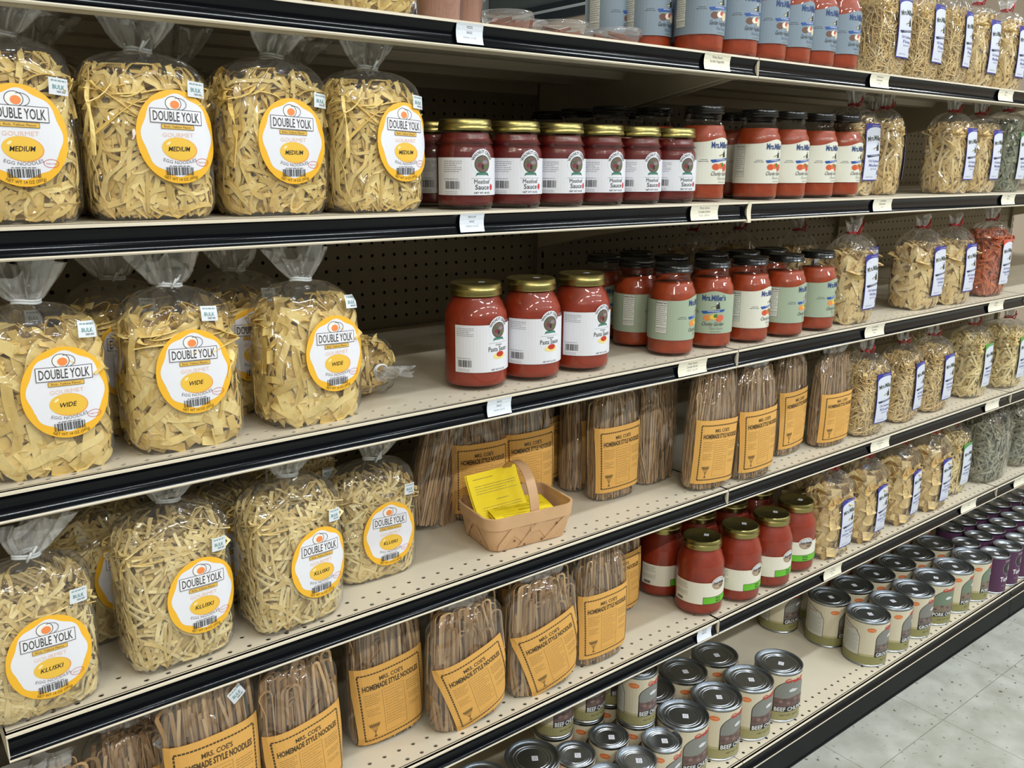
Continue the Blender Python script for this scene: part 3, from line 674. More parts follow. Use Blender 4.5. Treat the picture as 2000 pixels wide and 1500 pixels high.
put(T_med, 2.31, .07, 1, 0, 'medium noodle bag cut off by the right edge, top shelf')
put(T_fine, 1.84, .17, 1, .2, 'fine noodle bag in the row behind on the top shelf')
put(T_med, 2.06, .17, 1, .2, 'medium noodle bag in the row behind on the top shelf')
put(T_med, 1.735, .095, 2, -.05, 'medium noodle bag half hidden by the last jar, second shelf')
put(T_med, 1.868, .10, 2, .5, 'medium noodle bag slumped and turned aside, second shelf')
put(T_med, 2.100, tY, 2, 0, 'medium noodle bag standing free beside the slumped one, second shelf')
put(T_med, 2.243, tY+.005, 2, 0, 'medium noodle bag just left of the green noodles, second shelf')
put(T_spin, 2.40, tY+.01, 2, 0, 'green noodle bag at the right edge, second shelf')
put(T_med, 1.965, .185, 2, .3, 'medium noodle bag in the row behind, under the top shelf')
put(T_wide, 1.715, tY-.006, 3, .02, 'wide noodle bag touching the last black-lidded jar, third shelf')
put(T_wide, 2.03, tY+.006, 3, .02, 'wide noodle bag with red tie bent right, third shelf', scale=(1.12, 1, 1))
put(T_wide, 2.170, tY-.002, 3, -.03, 'wide noodle bag just left of the orange noodles, third shelf')
put(T_toma, 2.395, tY+.01, 3, 0, 'orange vegetable noodle bag at the right edge', hw=.065)
put(T_wide, 1.885, tY+.09, 3, .1, 'wide noodle bag in the row behind, between two front ones, third shelf')
put(T_wide, 1.70, tY+.12, 3, .3, 'wide noodle bag behind the one touching the jar, third shelf')
put(T_wide, 1.62, tY+.22, 3, .3, 'wide noodle bag in shadow far behind the black-lidded jars')
put(T_wide, 1.50, tY+.25, 3, -.2, 'wide noodle bag deepest in shadow behind the black-lidded jars')
put(T_klus, 1.825, tY-.004, 4, -.06, 'kluski noodle bag next to the long brown noodles, fourth shelf')
put(T_klus, 2.000, tY+.004, 4, .08, 'kluski noodle bag, second from the long brown noodles')
put(T_klus, 2.150, tY+.006, 4, 0, 'kluski noodle bag, third from the long brown noodles')
put(T_green, 2.372, tY+.01, 4, .02, 'noodle bag with green-topped label, fourth shelf')
put(T_green, 2.56, tY, 4, .0, 'noodle bag cut off by the right edge, fourth shelf')
put(T_klus, 1.90, tY+.10, 4, .3, 'kluski noodle bag in the row behind, fourth shelf')
put(T_green, 2.25, tY+.11, 4, .3, 'pale noodle bag in the row behind, fourth shelf')
put(T_pie, 1.728, tY-.004, 5, .0, 'square-cut noodle bag beside the green-banded jars, lowest shelf')
put(T_pie, 1.875, tY-.004, 5, .04, 'square-cut noodle bag, second from the green-banded jars')
put(T_pie, 2.045, tY, 5, .08, 'square-cut noodle bag, third from the green-banded jars')
put(T_pie, 2.195, tY-.002, 5, .0, 'square-cut noodle bag, fourth from the green-banded jars')
put(T_green, 2.352, tY+.02, 5, .0, 'noodle bag with green-topped label, lowest shelf')
o = place(T_grey, (2.49, .075, z5+E_), 0, 'large bag of grey-green noodles without a front label, lowest shelf', None)
o = place(T_grey, (2.72, .08, z5+E_), .1, 'second grey-green noodle bag at the right edge, lowest shelf', None)
put(T_pie, 1.80, tY+.10, 5, .3, 'square-cut noodle bag in the row behind the first two')
put(T_pie, 1.97, tY+.10, 5, .2, 'square-cut noodle bag in the row behind the second and third')

# ---- long noodles with orange paper
def long_label():
    a = Art(); W2, H2 = .054, .062; k = '4A3A22'
    a.rect(-W2, W2, -H2, H2, mat('orange_paper', 'D8A455', .8, var=.04, vscale=30), 0)
    x0, x1, y0, y1 = -.046, .046, -.054, .052
    n = 22
    for i in range(n):
        xa = x0+(x1-x0)*i/n; xb = xa+(x1-x0)/n*.78
        a.rect(xa, xb, y1-.0011, y1+.0011, k, 2); a.rect(xa, xb, y0-.0011, y0+.0011, k, 2)
        ya = y0+(y1-y0)*i/n; yb = ya+(y1-y0)/n*.78
        a.rect(x0-.001, x0+.001, ya, yb, k, 2); a.rect(x1-.001, x1+.001, ya, yb, k, 2)
    a.text("MRS. COE'S", 0, .0415, .0062, k, 2, width=.036, bold=.02)
    a.text('HOMEMADE STYLE NOODLES', 0, .0310, .0080, k, 2, width=.084, bold=.035)
    c = '8E7440'
    a.lines(-.041, -.020, .020, 6, .0032, c, 2, .0007, 2); a.lines(-.040, -.022, -.004, 4, .0032, c, 2, .0007, 3)
    a.lines(.020, .042, .018, 5, .0034, c, 2, .0008, 6); a.lines(.022, .042, -.004, 3, .0034, c, 2, .0008, 7); a.lines(.022, .040, -.020, 2, .0034, c, 2, .0008, 8)
    a.frame(-.0165, .0165, -.048, .022, .0004, c, 2)
    a.lines(-.014, .014, .017, 13, .0044, c, 3, .0006, 9)
    for i in range(6):       # sheaf of wheat
        an = -.5+i*.2; bx, by = -.032, -.044
        a.poly([(bx, by), (bx+.0004, by), (bx+.010*math.sin(an)+.0004, by+.010), (bx+.010*math.sin(an), by+.010)], '7A5E30', 2)
        a.ell(bx+.0125*math.sin(an), by+.0135, .0012, .0035, '7A5E30', 3, 10, ang=-an*.8)
    a.poly([(-.0345, -.050), (-.0295, -.050), (-.0318, -.044), (-.0322, -.044)], '7A5E30', 2)
    return a
def make_long_bag(seed, H=.235, W=.112, Dp=.055, wd=.0028, cnt=210, lz=.075, lang=0, lx=.0, loops=.3, film_top=.03, fan=.10, stick=None, label=True):
    R = random.Random(seed); S = BagShape(W, Dp, H*.78, H*.99, H+film_top, seed=seed, tail=(W*.36, .010), n=2.6, neck=(W*.30, .011))
    t = thing('long_noodle_bag', '', 'bag of noodles'); mb = MB()
    for i in range(cnt):
        r = math.sqrt(R.random()); th = R.uniform(0, 2*PI); p0 = S.pt(th, .02, r*.93); x, y = p0.x, p0.y
        fx = R.gauss(0, fan)*.2; hh = H*R.uniform(.72, .97); pts = []; n = 7
        bend = R.gauss(0, .006)
        for k in range(n+1):
            z = .004+(hh-.004)*k/n; a, b = S.ab(z); nx = x*(1-.32*(z/H)**2)+fx*(z-.0)*1.0+bend*math.sin(PI*k/n); ny = y*(1-.35*(z/H)**2)+bend*.5*math.cos(PI*k/n)
            ax = a*.93; nx = max(-ax, min(ax, nx)); bb = S.b*.95*max(.05, 1-abs(nx/ax)**2.6)**(1/2.6) if abs(nx) < ax else .003; bb = min(bb, b*.92+.002)
            ny = max(-bb, min(bb, ny)); pts.append(Vector((nx, ny, z)))
        if R.random() < loops:     # hairpin where the noodle hung over its drying rod
            e = pts[-1]; rr = R.uniform(.004, .009); sg = R.choice((-1, 1))
            for k in range(1, 6): pts.append(e+Vector((sg*rr*(1-math.cos(PI*k/5)), 0, rr*math.sin(PI*k/5))))
            e2 = pts[-1]; m_ = R.randint(2, 5)
            for k in range(1, m_+1): pts.append(Vector((max(-S.a*.9, min(S.a*.9, e2.x*(1+.03*k))), e2.y-.001*k, e2.z-hh/8*k)))
        an = R.uniform(0, PI); w_ = wd*R.uniform(.75, 1.25); vs = []; n = len(pts)
        for k, p in enumerate(pts):
            d = (pts[min(k+1, n-1)]-pts[max(k-1, 0)]).normalized(); sv = Vector((math.cos(an), math.sin(an), 0)); sv = (sv-d*sv.dot(d)).normalized() if abs(sv.dot(d)) < .95 else d.orthogonal().normalized(); nv = d.cross(sv)
            vs += [p+sv*w_/2+nv*.0007, p-sv*w_/2+nv*.0007, p-sv*w_/2-nv*.0007, p+sv*w_/2-nv*.0007]
        mb.add(vs, [(4*k+j, 4*k+(j+1) % 4, 4*k+4+(j+1) % 4, 4*k+4+j) for k in range(n-1) for j in range(4)]+[(3, 2, 1, 0), (4*n-4, 4*n-3, 4*n-2, 4*n-1)], i % 3)
    nd = link('noodles', mb.mesh(LONG), t); nd['kind'] = 'stuff'
    link('plastic_film', bag_film(S, 6, wr=.0025), t)
    if label: link('paper_label', stick_on(S, long_label(), lx, lz, ang=lang, lift=-.0002 if False else .0022, cut=.008), t)
    if stick: link('price_sticker', stick_on(S, sticker_art(w_=.018, h_=.016), stick[0], stick[1], ang=.5, lift=.003), t)
    return t
GL = 'orange-papered long noodle bags'
L1 = make_long_bag(31, H=.238, lz=.078, wd=.0024, cnt=260, loops=.15)
L2 = make_long_bag(32, H=.225, lz=.082, lang=.03, wd=.0024, cnt=240, loops=.2)
L3 = make_long_bag(33, H=.215, wd=.0042, cnt=150, lz=.070, lang=.08, loops=.5, fan=.14)
L4 = make_long_bag(34, H=.205, wd=.0040, cnt=150, lz=.072, lang=.28, lx=.006, loops=.45, fan=.1, W=.12)
L5 = make_long_bag(35, H=.22, wd=.0040, cnt=150, lz=.085, lang=.0, loops=.3, W=.112, stick=(.028, .185))
L0 = make_long_bag(36, H=.24, wd=.0022, cnt=260, loops=.2, label=False, fan=.25)
def pl(proto, x, y, k, rz, label, **kw): place(proto, (x, y, ZS[k]+E_), rz, label, GL, **kw)
pl(L0, .675, .205, 4, .1, 'leaning bag of loose thin noodles behind the kluski bag, no label in view', tilt=(0, .25))
pl(L1, .765, .195, 4, -.15, 'orange-papered bag of thin noodles behind the basket, left one')
pl(L2, .865, .185, 4, -.1, 'orange-papered bag of thin noodles behind the basket handle')
pl(L1, .955, .245, 4, .3, 'orange-papered bag deep in shadow right of the basket handle')
pl(L2, 1.000, .205, 4, .9, 'orange-papered bag turned sideways, left of the bag showing its full label, fourth shelf')
pl(L2, 1.020, .118, 4, -.04, 'orange-papered bag showing its full upright label, right of the basket')
pl(L1, 1.105, .21, 4, .7, 'orange-papered bag turned edge-on behind the middle of the row')
pl(L0, 1.145, .13, 4, .1, 'bag of looped thin noodles squeezed between two orange-papered bags')
pl(L1, 1.200, .042, 4, -.10, 'tallest orange-papered bag, at the bay joint, fourth shelf', tilt=(0, .05))
pl(L2, 1.318, .03, 4, -.02, 'orange-papered bag just right of the bay joint')
pl(L2, 1.50, .078, 4, .12, 'orange-papered bag leaning back, second from the short noodle bags')
pl(L1, 1.628, .055, 4, .0, 'orange-papered bag next to the short kluski noodle bags', scale=(1.06, 1, .88))
pl(L5, .03, .06, 5, .1, 'low bag of broad noodles in the bottom left corner', scale=(1.1, 1, .80))
pl(L5, .145, .10, 5, .0, 'orange-papered bag half hidden behind its right neighbour, bottom left')
pl(L5, .226, .048, 5, .05, 'orange-papered bag with a small price sticker near its top', scale=(1.15, 1, 1.14))
pl(L3, .352, .050, 5, .14, 'orange-papered bag with big hairpin noodles, cut off by the bottom edge', scale=(1.12, 1, 1))
pl(L3, .516, .098, 5, .0, 'orange-papered bag standing square above the holed deck, lowest shelf', scale=(1.15, 1, 1.08))
pl(L4, .640, .052, 5, .02, 'orange-papered bag with slanting label, left of two alike', scale=(1.2, 1.1, 1))
pl(L4, .795, .050, 5, -.03, 'orange-papered bag with slanting label, right of two alike', scale=(1.2, 1.1, 1))
pl(L2, .935, .055, 5, -.02, 'orange-papered bag with level label, beside the bare deck, lowest shelf', scale=(1.08, 1, 1))
pl(L3, 1.075, .16, 5, -.1, 'orange-papered bag set back beside the green-banded jars')
pl(L2, .84, .165, 5, .1, 'orange-papered bag mostly hidden behind the level-labelled one, lowest shelf')
pl(L3, .70, .16, 5, .2, 'orange-papered bag hidden behind the two slanting labels')

# ================================================================ JARS
def jar_lid(q, r, z0, h, rib=True):
    q.lathe([(0, z0+h-.0012), (r-.006, z0+h-.0012), (r-.0045, z0+h), (r-.0018, z0+h), (r-.0004, z0+h-.0012), (r-.0002, z0+h*.66), (r+.0010, z0+h*.52), (r, z0+h*.38), (r+.0014, z0+.0022), (r+.0008, z0), (r-.003, z0)], 48)
def mini_sticker(z, r=0, x=0, y=0, s=.011, rot=.3):
    a = Art(); a.rect(-s/2, s/2, -s*.42, s*.42, 'D3D3DA', 0); a.lines(-s*.35, s*.35, s*.1, 2, s*.25, '77777F', 2, t=.0007)
    c, d = math.cos(rot), math.sin(rot)
    return a.build(lambda u, v, h: (x+u*c-v*d, y+u*d+v*c, z+.0003+h), cut=0)
def make_jar(name, prof, sauce, fill, lidr, lidz, lidh, lidm, label_me, stick=True, srot=.4):
    """prof = outer glass profile from the bottom centre to the mouth"""
    t = thing(name, '', 'jar')
    q = MB(); q.lathe(prof, 56); link('glass', q.mesh(GLASS, True), t)
    ins = [(0, .0045)] + [(max(.001, r-.0016), z) for r, z in prof if .0045 < z < fill and r > .01] ; rl = ins[-1][0]; ins += [(rl*.98, fill), (0, fill+.0002)]
    ins.insert(1, (prof[2][0]-.004, .0048))
    q = MB(); q.lathe(ins, 48); link('sauce', q.mesh(sauce, True), t)
    q = MB(); jar_lid(q, lidr, lidz, lidh); link('lid', autosmooth(q.mesh(lidm)), t)
    link('paper_label', label_me, t)
    if stick: link('price_sticker', mini_sticker(lidz+lidh-.001, x=.008, y=-.004, rot=srot), t)
    return t
def creek_label(w_, hgt, sub, lines_, tomato=False, half=PI*.92, r=.04):
    """white label: small print left, oval scene and name at the middle"""
    a = Art(); L = r*half; P = 'DCDDE4'; T = hgt/2; g = '2E3034'
    a.rect(-L*(.60 if tomato else .50), L*.9, -T, T, P, 0)
    a.ell(0, T-.006, .0175, .0175, P, 1, 36)
    a.text('WALNUT CREEK', 0, T+.0078, .0040, g, 3, width=.040, bold=.01, arc=.0155)
    a.ell(0, T-.0085, .0125, .0118, '3C4A3A', 2, 30); a.ell(0, T-.0085, .0112, .0105, '6B5A50', 3, 30)
    a.ell(-.004, T-.010, .004, .003, '7A2F38', 4, 12); a.ell(.004, T-.006, .0045, .0028, '8A7D86', 4, 12); a.ell(.005, T-.012, .003, .0028, '5A6A3A', 4, 12)
    a.rect(-.0015, .0015, T-.015, T-.009, '2B1F33', 5); a.ell(-.005, T-.005, .003, .002, '4B5F4A', 4, 10)
    a.poly([(-.011, T-.0245), (-.009, T-.0205), (.009, T-.0205), (.011, T-.0245), (.008, T-.0228), (-.008, T-.0228)], '1F5A4C', 4)
    a.rect(-.008, .008, T-.0228, T-.0196, '3A7A68', 5)
    y = T-.0275
    a.rect(-.017, .017, y-.0002, y+.0002, '8A8A90', 2)
    for tx, hh, ww, f in lines_:
        y -= hh*.5+.0014; a.text(tx, 0, y, hh, g, 3, width=ww, bold=f); y -= hh*.5
    if tomato: a.ell(.0165, y+.003, .0028, .0042, 'C9303A', 3, 14)
    else: a.ell(.002, y-.0075, .0125, .005, 'E3D287', 2, 24); a.ell(.003, y-.005, .0075, .0042, 'B8321E', 3, 20)
    a.text(sub, 0, -T+.0032, .0024, g, 3, width=.026, bold=.01)
    x0 = -L*.48; a.lines(x0, x0+.027, T-.005, 6 if hgt < .055 else 5, .0027, '84848C', 2, .0007, 11)
    a.barcode(x0+.013, -T+.0135, .021, .0105, '3A3A3E', 2, 9); a.lines(x0, x0+.022, -T+.0215, 1, .002, '84848C', 2, .0008, 12); a.lines(x0+.002, x0+.02, -T+.0045, 2, .0024, '9A9AA2', 2, .0006, 13)
    a.lines(L*.62, L*.85, T-.004, 10, .003, '84848C', 2, .0007, 15)
    return a
# quart jar, gold lid
def quart_prof(R, neck, H, zs):
    return [(0, .0015), (R*.5, .001), (R-.012, 0), (R-.005, .0015), (R-.0012, .007), (R, .014), (R, zs), (R-.001, zs+.006), (R-.005, zs+.015), (neck+.006, H-.029), (neck+.001, H-.021), (neck, H-.016), (neck, H-.004)]
R1 = .0485
art = creek_label(0, .071, 'NET WT 31.5 OZ', [('Original', .0028, .012, 0), ('Pasta Sauce', .0070, .036, .004)], r=R1)
J_q = make_jar('sauce_jar', quart_prof(R1, .036, .156, .108), SAUCE, .140, .0385, .140, .0175, GOLD, art.build(wrap(R1+.0004, .064), cut=.005))
R2 = .041
art = creek_label(0, .050, 'NET WT 18 OZ', [('Meatloaf', .0056, .026, 0), ('Sauce', .0064, .023, .006)], True, r=R2)
J_p = make_jar('meatloaf_sauce_jar', quart_prof(R2, .0345, .118, .076), SAUCED, .103, .0365, .106, .0150, GOLD, art.build(wrap(R2+.0004, .045), cut=.005))
# square-shouldered jar, black lid
def band_label(paper, kind, veg, hgt=.078, r=.0415):
    a = Art(); T = hgt/2; L = r*PI*.93; g = '2A2C34'
    top = []
    for k in range(41):
        x = -L+2*L*k/40; top.append((x, T-.008+.008*math.exp(-(x/.022)**2)))
    a.poly([(L, -T), ] + top[::-1] + [(-L, -T)], paper, 0)
    a.text("Mrs.Miller's", 0, T-.0125, .0098, '2C4478', 3, width=.044, bold=.03)
    maid_figure(a, .004, T-.0305, .0125, 2); banner(a, 0, T-.0375, .044, '24509A', 3); a.text('HOMEMADE', 0, T-.0370, .0024, 'E8ECF4', 5, width=.022, ang=.03)
    cols = {'it': ['C8552E', 'D46A40', '4F7A34', 'C64A2C'], 'ga': ['D98B4A', 'E3C24C', '4E7A3A', 'D7684A'], 'vg': ['6B4A3C', 'E5DCCB', 'B8503C', 'D9C7A8']}[veg]
    for i, (x, y, rx, ry) in enumerate([(-.011, T-.049, .008, .0055), (.001, T-.047, .008, .005), (.004, T-.0455, .004, .0035), (.012, T-.050, .0075, .006)]): a.ell(x, y, rx, ry, cols[i], 2+i*.5, 16, ang=.2*i)
    a.text(kind, 0, T-.0600, .0068, g, 6, width=.040, shear=.45)
    a.text('Pasta Sauce', .006, T-.0680, .0048, '8C948A' if paper != '808F9C' else '5A6C82', 6, width=.026, shear=.4)
    a.lines(-.004, .016, -T+.0035, 1, .002, '7A8078', 6, .0009, 3)
    xn = -L*.60; a.rect(xn-.011, xn+.0115, -T+.012, T-.009, 'D5D6CC', 1); a.frame(xn-.011, xn+.0115, -T+.012, T-.009, .0004, '55565A', 2)
    a.text('Nutrition Facts', xn, T-.0125, .0032, '2A2A2E', 2, width=.0200, bold=.02); a.rect(xn-.0100, xn+.0105, T-.0175, T-.0168, '2A2A2E', 2); a.rect(xn-.0100, xn+.0105, -T+.021, -T+.0217, '2A2A2E', 2)
    a.lines(xn-.0095, xn+.0100, T-.0205, 10, .0034, '6E6F74', 2, .0008, 8); a.lines(xn-.0095, xn+.0100, -T+.0185, 2, .0026, '6E6F74', 2, .0006, 9)
    a.lines(-.040, -.028, .002, 1, .002, '4E5A60', 2, .0009, 21); a.lines(-.043, -.026, -.0008, 1, .002, '4E5A60', 2, .0009, 22)
    return a
def mm_prof(R, neck, H): return [(0, .002), (R*.5, .0015), (R-.011, 0), (R-.005, .0015), (R-.0012, .006), (R, .012), (R, H-.053), (R-.0015, H-.046), (R-.005, H-.039), (neck+.004, H-.031), (neck, H-.026), (neck, H-.020), (neck+.0008, H-.018), (neck, H-.015), (neck, H-.004)]
R3 = .0415; H3 = .161
def mm(paper, kind, veg): return make_jar('pasta_sauce_jar', mm_prof(R3, .031, H3), SAUCEO, .128, .0335, H3-.0135, .0135, BLID, band_label(paper, kind, veg).build(wrap(R3+.0004, .069), cut=.005), stick=False)
J_it = mm('D9D8CB', 'Chunky Italian', 'it'); J_ga = mm('A0AE98', 'Chunky Garden', 'ga'); J_vg = mm('808F9C', 'Garden Vegetable', 'vg')
# green-banded quart
def green_label(r=.0485, hgt=.046):
    a = Art(); T = hgt/2; L = r*1.5; P = 'DEDACB'; k = '22241F'
    a.rect(-L*1.36, L*.95, -T, T, P, 0); a.ell(0, T-.003, .0185, .0135, P, .5, 30)
    a.ell(0, T-.004, .0175, .0128, '9C8A78', 1, 30); a.poly([(-.0172, T-.003), (-.012, T+.004), (0, T+.0082), (.012, T+.004), (.0172, T-.003), (.006, T-.001), (-.006, T-.002)], 'C2C8CE', 1.5)
    a.text('Amish Wedding', 0, T-.0015, .0056, '3E2030', 3, width=.030, bold=.02, shear=.3); a.ell(.007, T-.0095, .006, .003, '6E5A48', 2, 14); a.ell(-.006, T-.0100, .006, .0026, 'B09A7C', 2, 14)
    a.rect(-.0345, L*.80, -T, -T+.0155, k, 2); a.rect(-.0337, L*.80, -T+.0008, -T+.0147, '63B52C', 3)
    a.text('Pasta', .0, -T+.0112, .0046, '1E3A12', 4, width=.013, bold=.02); a.text('Sauce', .0, -T+.0055, .0046, '1E3A12', 4, width=.013, bold=.02)
    x0 = -L*1.30; a.lines(x0, x0+.028, T-.005, 5, .0027, '6E6C60', 2, .0006, 5); a.lines(x0, x0+.030, T-.023, 4, .0024, '6E6C60', 2, .0006, 6); a.barcode(x0+.010, -T+.006, .016, .006, '2A2A2E', 2, 4)
    return a
J_gr = make_jar('green_banded_sauce_jar', quart_prof(R1, .036, .156, .105), SAUCE, .142, .0385, .140, .0175, GOLD, green_label().build(wrap(R1+.0004, .052), cut=.005), srot=.6)
def pj(proto, x, y, k, rz, label, group): place(proto, (x, y, ZS[k]+E_), rz, label, group)
ORD = ['first', 'second', 'third', 'fourth', 'fifth', 'sixth']
xs = [.648, .735, .8205, .905, .989, 1.073]
for i, x in enumerate(xs): pj(J_p, x, .053, 2, [.0, -.04, .02, -.02, -.08, -.12][i], 'gold-lidded meatloaf sauce jar, %s from the left in the front row' % ORD[i], 'meatloaf sauce jars')
pj(J_p, .66, .150, 2, .2, 'gold-lidded meatloaf sauce jar in the row behind, beside the noodle bag', 'meatloaf sauce jars')
GI = 'cream-labelled pasta sauce jars on the second shelf'
pj(J_it, 1.163, .064, 2, .02, 'cream-labelled black-lidded jar next to the meatloaf jars, second shelf', GI)
for i, x in enumerate([1.318, 1.408, 1.503, 1.593]): pj(J_it, x, .064, 2, [.0, .02, .04, .05][i], 'cream-labelled black-lidded jar, %s right of the shelf joint, second shelf' % ORD[i], GI)
for (x, y), s in zip([(1.266, .155), (1.135, .155), (1.055, .185), (1.06, .275), (1.16, .25), (1.07, .37), (1.36, .16), (1.46, .16)],
    ['standing back in the gap beside the joint', 'with its lid behind the last meatloaf jar', 'hidden up to its lid behind the fifth meatloaf jar', 'hidden up to its lid behind the fourth meatloaf jar', 'third row, behind the last meatloaf jar', 'deepest, against the pegboard', 'in the second row just right of the joint', 'in the second row farther right of the joint']):
    pj(J_it, x, y, 2, .1, 'black-lidded jar %s, second shelf' % s, GI)
GV = 'blue-labelled pasta sauce jars on the top shelf'
for i, x in enumerate([1.130, 1.222, 1.305, 1.379, 1.456, 1.535]): pj(J_vg, x, .058, 1, [.02, .0, .03, .05, .02, .0][i], 'blue-labelled sauce jar, %s from the left in the front row' % ORD[i], GV)
pj(J_vg, 1.075, .125, 1, .12, 'blue-labelled sauce jar set back, left of the front row', GV)
pj(J_vg, 1.035, .175, 1, .3, 'blue-labelled sauce jar farthest back and left, its side label showing', GV)
pj(J_vg, 1.18, .15, 1, .1, 'blue-labelled sauce jar behind the first and second of the front row', GV)
GQ = 'gold-lidded pasta sauce jars on the third shelf'
for i, (x, y, r) in enumerate([(.685, .081, .14), (.787, .075, .0), (.893, .074, .1)]): pj(J_q, x, y, 3, r, 'tall gold-lidded pasta sauce jar, %s of the three' % ['leftmost', 'middle', 'rightmost'][i], GQ)
GG = 'black-lidded pasta sauce jars on the third shelf'
for P_, x, y, r, s in [(J_ga, 1.100, .060, .45, 'green-labelled jar standing out in front, nutrition facts showing'), (J_ga, 1.208, .062, -.72, 'green-labelled jar with its label turned full to the viewer'),
    (J_it, 1.308, .053, .22, 'the only cream-labelled jar in the front row of its shelf'), (J_ga, 1.412, .046, .28, 'green-labelled jar, second from the right in the row'), (J_ga, 1.522, .048, .14, 'green-labelled jar touching the wide noodle bag'),
    (J_ga, 1.103, .152, .62, 'green-labelled jar in the second row, nutrition panel to the front'), (J_ga, 1.108, .245, -.1, 'green-labelled jar in the third row, just right of the gold lids'), (J_ga, 1.20, .155, .3, 'black-lidded jar behind the full-faced green label'),
    (J_it, 1.31, .148, .2, 'black-lidded jar behind the cream-labelled one'), (J_ga, 1.395, .138, .2, 'black-lidded jar in the second row, third from the right'), (J_ga, 1.49, .14, .2, 'black-lidded jar in the second row behind the rightmost ones'), (J_ga, 1.20, .25, .2, 'black-lidded jar in the third row, middle')]:
    pj(P_, x, y, 3, r, s + ', third shelf' if len(s.split()) < 13 else s, GG)
GB = 'green-banded sauce jars'
for x, y, r, s in [(1.228, .062, .0, 'green-banded sauce jar nearest the viewer, at the shelf joint'), (1.335, .051, .08, 'green-banded sauce jar, second in the front row'), (1.440, .050, .08, 'green-banded sauce jar, third in the front row'), (1.546, .062, -.35, 'green-banded sauce jar with its oval picture facing out, last in front'),
    (1.222, .162, .3, 'green-banded sauce jar behind the nearest one, beside the brown noodles'), (1.325, .155, .3, 'green-banded sauce jar in the second row, lid below the rail'), (1.43, .152, .3, 'green-banded sauce jar in the second row, behind the third'), (1.54, .165, .3, 'green-banded sauce jar in the second row, rightmost')]:
    pj(J_gr, x, y, 5, r, s, GB)

# ================================================================ CANS
def can_mesh(q, r, h):
    q.lathe([(0, .002), (r-.004, .002), (r-.002, 0), (r, .0008), (r+.0004, .0028), (r-.0006, .004), (r-.0008, h-.0045), (r+.0004, h-.003), (r+.0006, h-.0008), (r-.0004, h), (r-.0022, h-.0006), (r-.003, h-.005),
             (r-.0055, h-.0048), (r-.0075, h-.0034), (r-.0095, h-.0046), (r*.72, h-.0048), (r*.69, h-.0038), (r*.66, h-.0050), (r*.60, h-.0050), (r*.585, h-.0042), (r*.56, h-.0052), (r*.54, h-.0052), (0, h-.0052)], 56)
def can_label(r, h, word, net, purple=False, brown='6A5450', scene='7F817C'):
    a = Art(); T = h/2-.006; L = r*PI*.985
    if purple:
        a.rect(-L, L, -T, T, '54304F', 0); a.ell(.004, T*.45, r*.55, T*.42, '2E2A2E', 2, 26); a.ring(.004, T*.45, r*.55, T*.42, .0012, 'A08B96', 3)
        a.ell(.010, T*.42, r*.22, T*.2, '8E8A80', 3, 18); a.text('Turkey', .003, -T*.22, .013, 'E8E2EA', 4, width=r*1.25, bold=.03); a.text('NET WT 12.5 OZ', .003, -T*.62, .003, 'B8A4B4', 4, width=r*.9)
        a.text("Grabill", .0, T*.9, .005, 'C9B4C4', 4, width=r*.6, shear=.2); return a
    a.rect(-L, L, -T*.72, T, 'CFC6AE', 0); a.rect(-L, L, -T, -T*.55, '8D8A5A' if word != 'BEEF CHUNKS' else '9A9468', .6); a.rect(-L, L, -T*.60, -T*.50, 'B1A981', .8)
    w_ = r*.80; ytop = T*.42; yb = -T*.62
    def arch(x, w_, y0, y1, m, hh, n=16): a.poly([(x-w_, y0), (x+w_, y0)] + [(x+w_*math.cos(PI*k/n), y1+w_*.72*math.sin(PI*k/n)) for k in range(n+1)], m, hh)
    arch(.006, w_+.0016, yb, ytop*.55, '23211F', 2); arch(.006, w_, yb+.0012, ytop*.55, scene, 3)
    a.poly([(.006-w_, yb+.012), (.006+w_, yb+.012), (.006+w_, -T*.05), (.006+w_*.3, T*.06), (.006-w_*.4, -T*.02), (.006-w_, T*.02)], brown, 4)
    for i in range(9): a.ell(.006+w_*(-.85+.21*i), -T*.22+.004*((i*7) % 3), .0045, .0035, '8A6F68' if i % 2 else '5C4A48', 5+i*.1, 10)
    a.poly([(-.004, T*.36), (.004, T*.44), (.012, T*.40), (.020, T*.36), (.010, T*.29), (-.002, T*.28)], 'D4D6DA', 6)
    a.rect(.006-w_, .006+w_, yb+.001, yb+.0125, '1F1F21', 7); a.text(word, .006, yb+.0066, .0090, 'E2E2E2', 8, width=w_*1.92, bold=.02)
    a.text('Grabill', .010, T*.80, .0088, 'C23A2C', 9, width=r*.95, bold=.03, shear=.25)
    a.ell(-r*.95, T*.72, .0105, .0056, 'D6753C', 2, 24); a.text('ALL NATURAL', -r*.95, T*.72, .0022, 'F0D8C0', 4, width=.014)
    a.text(net, .004, -T*.78, .0042, '5A5634', 4, width=r*.95)
    arch2 = -r*1.9; aw = r*.45
    a.poly([(arch2-aw-.001, yb), (arch2+aw+.001, yb), (arch2+aw+.001, T*.3), (arch2+aw*.6, T*.62), (arch2-aw-.001, T*.86)], '2A2826', 2); a.poly([(arch2-aw, yb+.001), (arch2+aw, yb+.001), (arch2+aw, T*.29), (arch2+aw*.55, T*.60), (arch2-aw, T*.83)], 'C4C4BC', 3)
    a.lines(arch2-aw*.8, arch2+aw*.8, T*.35, 12, T*.07, '8A8A84', 4, .0007, 2); a.text('Grabill', arch2-aw*.3, T*.6, .0035, 'B8403A', 4, width=aw)
    arch2 = r*2.0; a.rect(arch2-aw, arch2+aw, yb, T*.5, 'C4C4BC', 2); a.lines(arch2-aw*.8, arch2+aw*.8, T*.4, 14, T*.07, '8A8A84', 4, .0007, 5)
    return a
